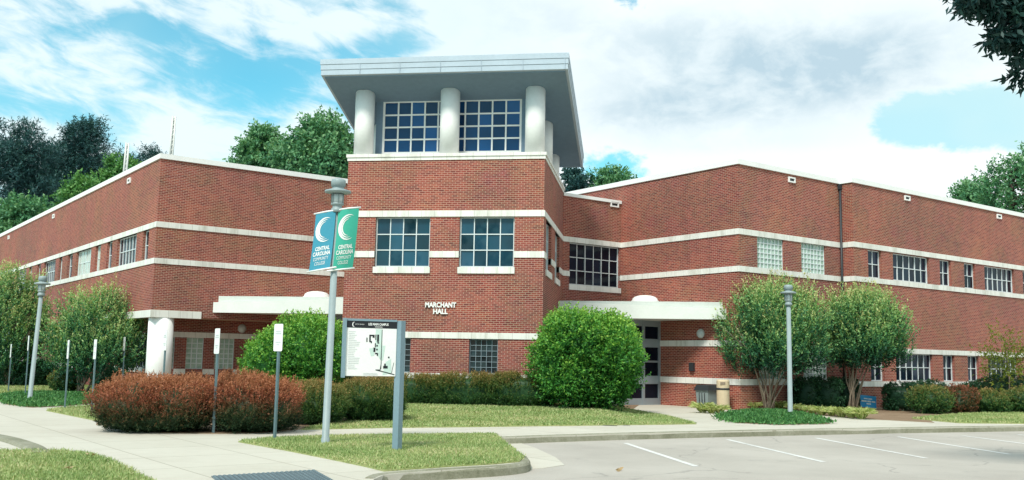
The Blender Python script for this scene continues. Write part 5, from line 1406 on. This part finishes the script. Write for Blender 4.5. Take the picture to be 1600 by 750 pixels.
p = G(1357, 640); zt_ = zat(p, 617); t = empty("yard_sign", (p[0], p[1], 0), R(12)); tag(t, "small blue yard sign with white lettering beside the crape myrtle stems", "sign")
mb = MB(); hw = .29; z0, z1 = zt_ - .42, zt_
mb.box((-hw, -.006, z0), (2 * hw, 0, -.05), (0, .012, 0), (0, 0, z1 - z0)); b = mb.build("board", "yardblue", t)
mb = MB(); yf = lambda x, z, d: (x, -.009, z0 + z - .086 * (x + hw))
for (x0, x1, zz, hh) in ((-.16, -.02, .285, .040), (0.0, .14, .285, .040), (-.25, -.06, .19, .050), (-.04, .10, .19, .050), (.12, .25, .19, .050), (-.07, .09, .105, .045)):
    mb.quad([yf(x0, zz, 0), yf(x1, zz, 0), yf(x1, zz + hh, 0), yf(x0, zz + hh, 0)])
mb.build("print", "signwhite", b)
for x in (-.18, .18):
    mb = MB(); mb.tube([(x, .01, -.1), (x, .01, z0 + .2)], .006, 6); mb.build("leg", "galv", t)

# steel grate with raised studs set in the near walk
q = [G(330, 745), G(492, 735.5), G(522, 752), G(352, 764)]
gr = empty("drain_grate", (q[0][0], q[0][1], 0)); tag(gr, "grey steel studded grate set flush in the near walk", "grate")
Q = [np.array([a[0] - q[0][0], a[1] - q[0][1], 0]) for a in q]
mb = MB(); mb.prism([tuple(a[:2]) for a in Q], -.01, .012); pl_ = mb.build("plate", "grate", gr)
mb = MB()
for i in range(22):
    for j in range(11):
        a, b = (i + .5) / 22, (j + .5) / 11; c = Q[0] * (1 - a) * (1 - b) + Q[1] * a * (1 - b) + Q[2] * a * b + Q[3] * (1 - a) * b
        mb.lathe((c[0], c[1], .011), [(.022, 0), (.016, .012), (.004, .014)], 8)
st = mb.build("studs", "grate", gr); st["kind"] = "stuff"
M["slot"] = plain("grate_shadow_gap", (0.09, 0.12, 0.13), 0.6)
mb = MB()
for i in range(21):
    a = (i + 1) / 22; c0 = Q[0] * (1 - a) + Q[1] * a; c1 = Q[3] * (1 - a) + Q[2] * a; d = (Q[1] - Q[0]) / np.linalg.norm(Q[1] - Q[0]) * .007
    mb.quad([tuple(c0 * .96 + c1 * .04 - d + DZ * .0145), tuple(c1 * .96 + c0 * .04 - d + DZ * .0145), tuple(c1 * .96 + c0 * .04 + d + DZ * .0145), tuple(c0 * .96 + c1 * .04 + d + DZ * .0145)])
mb.build("slots", "slot", gr)


def car(p, rz, label):
    t = empty("parked_car", (p[0], p[1], LOT), rz); tag(t, label, "car")
    def loft(prof, ys, name, mat, par):
        mb = MB()
        for k in range(len(ys) - 1):
            (y0, s0), (y1, s1) = ys[k], ys[k + 1]; A_ = [(x * (1 if abs(x) else 1), y0, z * s0[1] + s0[0]) for x, z in prof]; B_ = [(x, y1, z * s1[1] + s1[0]) for x, z in prof]
            n = len(prof)
            for i in range(n): mb.quad([A_[i], A_[(i + 1) % n], B_[(i + 1) % n], B_[i]], smooth=False)
        mb.quad([(x, ys[0][0], z * ys[0][1][1] + ys[0][1][0]) for x, z in prof]); mb.quad([(x, ys[-1][0], z * ys[-1][1][1] + ys[-1][1][0]) for x, z in prof][::-1])
        return mb.build(name, mat, par, .03)
    side = [(-2.2, .30), (2.2, .30), (2.25, .62), (2.05, .82), (1.0, .92), (-1.75, .95), (-2.2, .85), (-2.25, .55)]
    loft(side, [(-.85, (0, 1)), (.85, (0, 1))], "body", "carpaint", t)
    cab = [(-1.7, .93), (1.05, .91), (.35, 1.40), (-.1, 1.46), (-.95, 1.44)]
    c = loft(cab, [(-.70, (0, 1)), (.70, (0, 1))], "cabin", "carpaint", t)
    mb = MB()
    for y in (-.735, .735): mb.quad([(-1.35, y, .97), (.75, y, .97), (.25, y, 1.36), (-.9, y, 1.38)] if y < 0 else [(.75, y, .97), (-1.35, y, .97), (-.9, y, 1.38), (.25, y, 1.36)])
    mb.quad([(1.0, -.6, .97), (1.0, .6, .97), (.45, .55, 1.37), (.45, -.55, 1.37)]); mb.build("car_window", "glass", c)
    for x in (-1.4, 1.4):
        for y in (-.84, .66):
            w_ = MB(); w_.tube([(x, y, .32), (x, y + .2, .32)], .32, 20); wh = w_.build("wheel", "tyre", t); r_ = MB(); r_.tube([(x, y - .01, .32), (x, y + .21, .32)], .2, 14); r_.build("rim", "galv", wh)
    for y in (-.6, .6):
        h_ = MB(); h_.cbox((2.2, y, .68), .1, .3, .12); h_.build("headlight", "lampglass", t)


p = CAMO + ray(22, 560) * 47; car(p, R(150), "white car parked beyond the far left hedge, mostly hidden")
# a few fallen leaves on the lot
rng = np.random.default_rng(5)
for i, (u, v) in enumerate([(968, 736), (790, 692), (800, 690), (812, 693), (806, 688), (100, 733), (141, 711)]):
    p = G(u, v, LOT); n = 3 if i else 4; P = np.stack([rng.normal(size=n) * .05, rng.normal(size=n) * .05, np.full(n, .012)], 1); D = unit(np.stack([rng.normal(size=n), rng.normal(size=n), rng.uniform(0, .25, n)], 1))
    o = leaf_object("fallen_leaf", P, D, .10, .05, np.full(n, .95), "dryleaf", None, rng); o.location = (p[0], p[1], LOT + .004 if i == 0 else LOT + .012)
    if i > 4: o.location = (*G(u, v, .06)[:2], .06)
    tag(o, "dry fallen leaves lying alone on the open asphalt" if i == 0 else "tan dry leaf in the middle of the near left lawn" if i == 5 else "tan dry leaf at the back edge of the near left lawn" if i == 6 else "dry leaf litter gathered in the gutter by the island nose", "leaf", None if i in (0, 5, 6) else "leaf litter in the gutter")
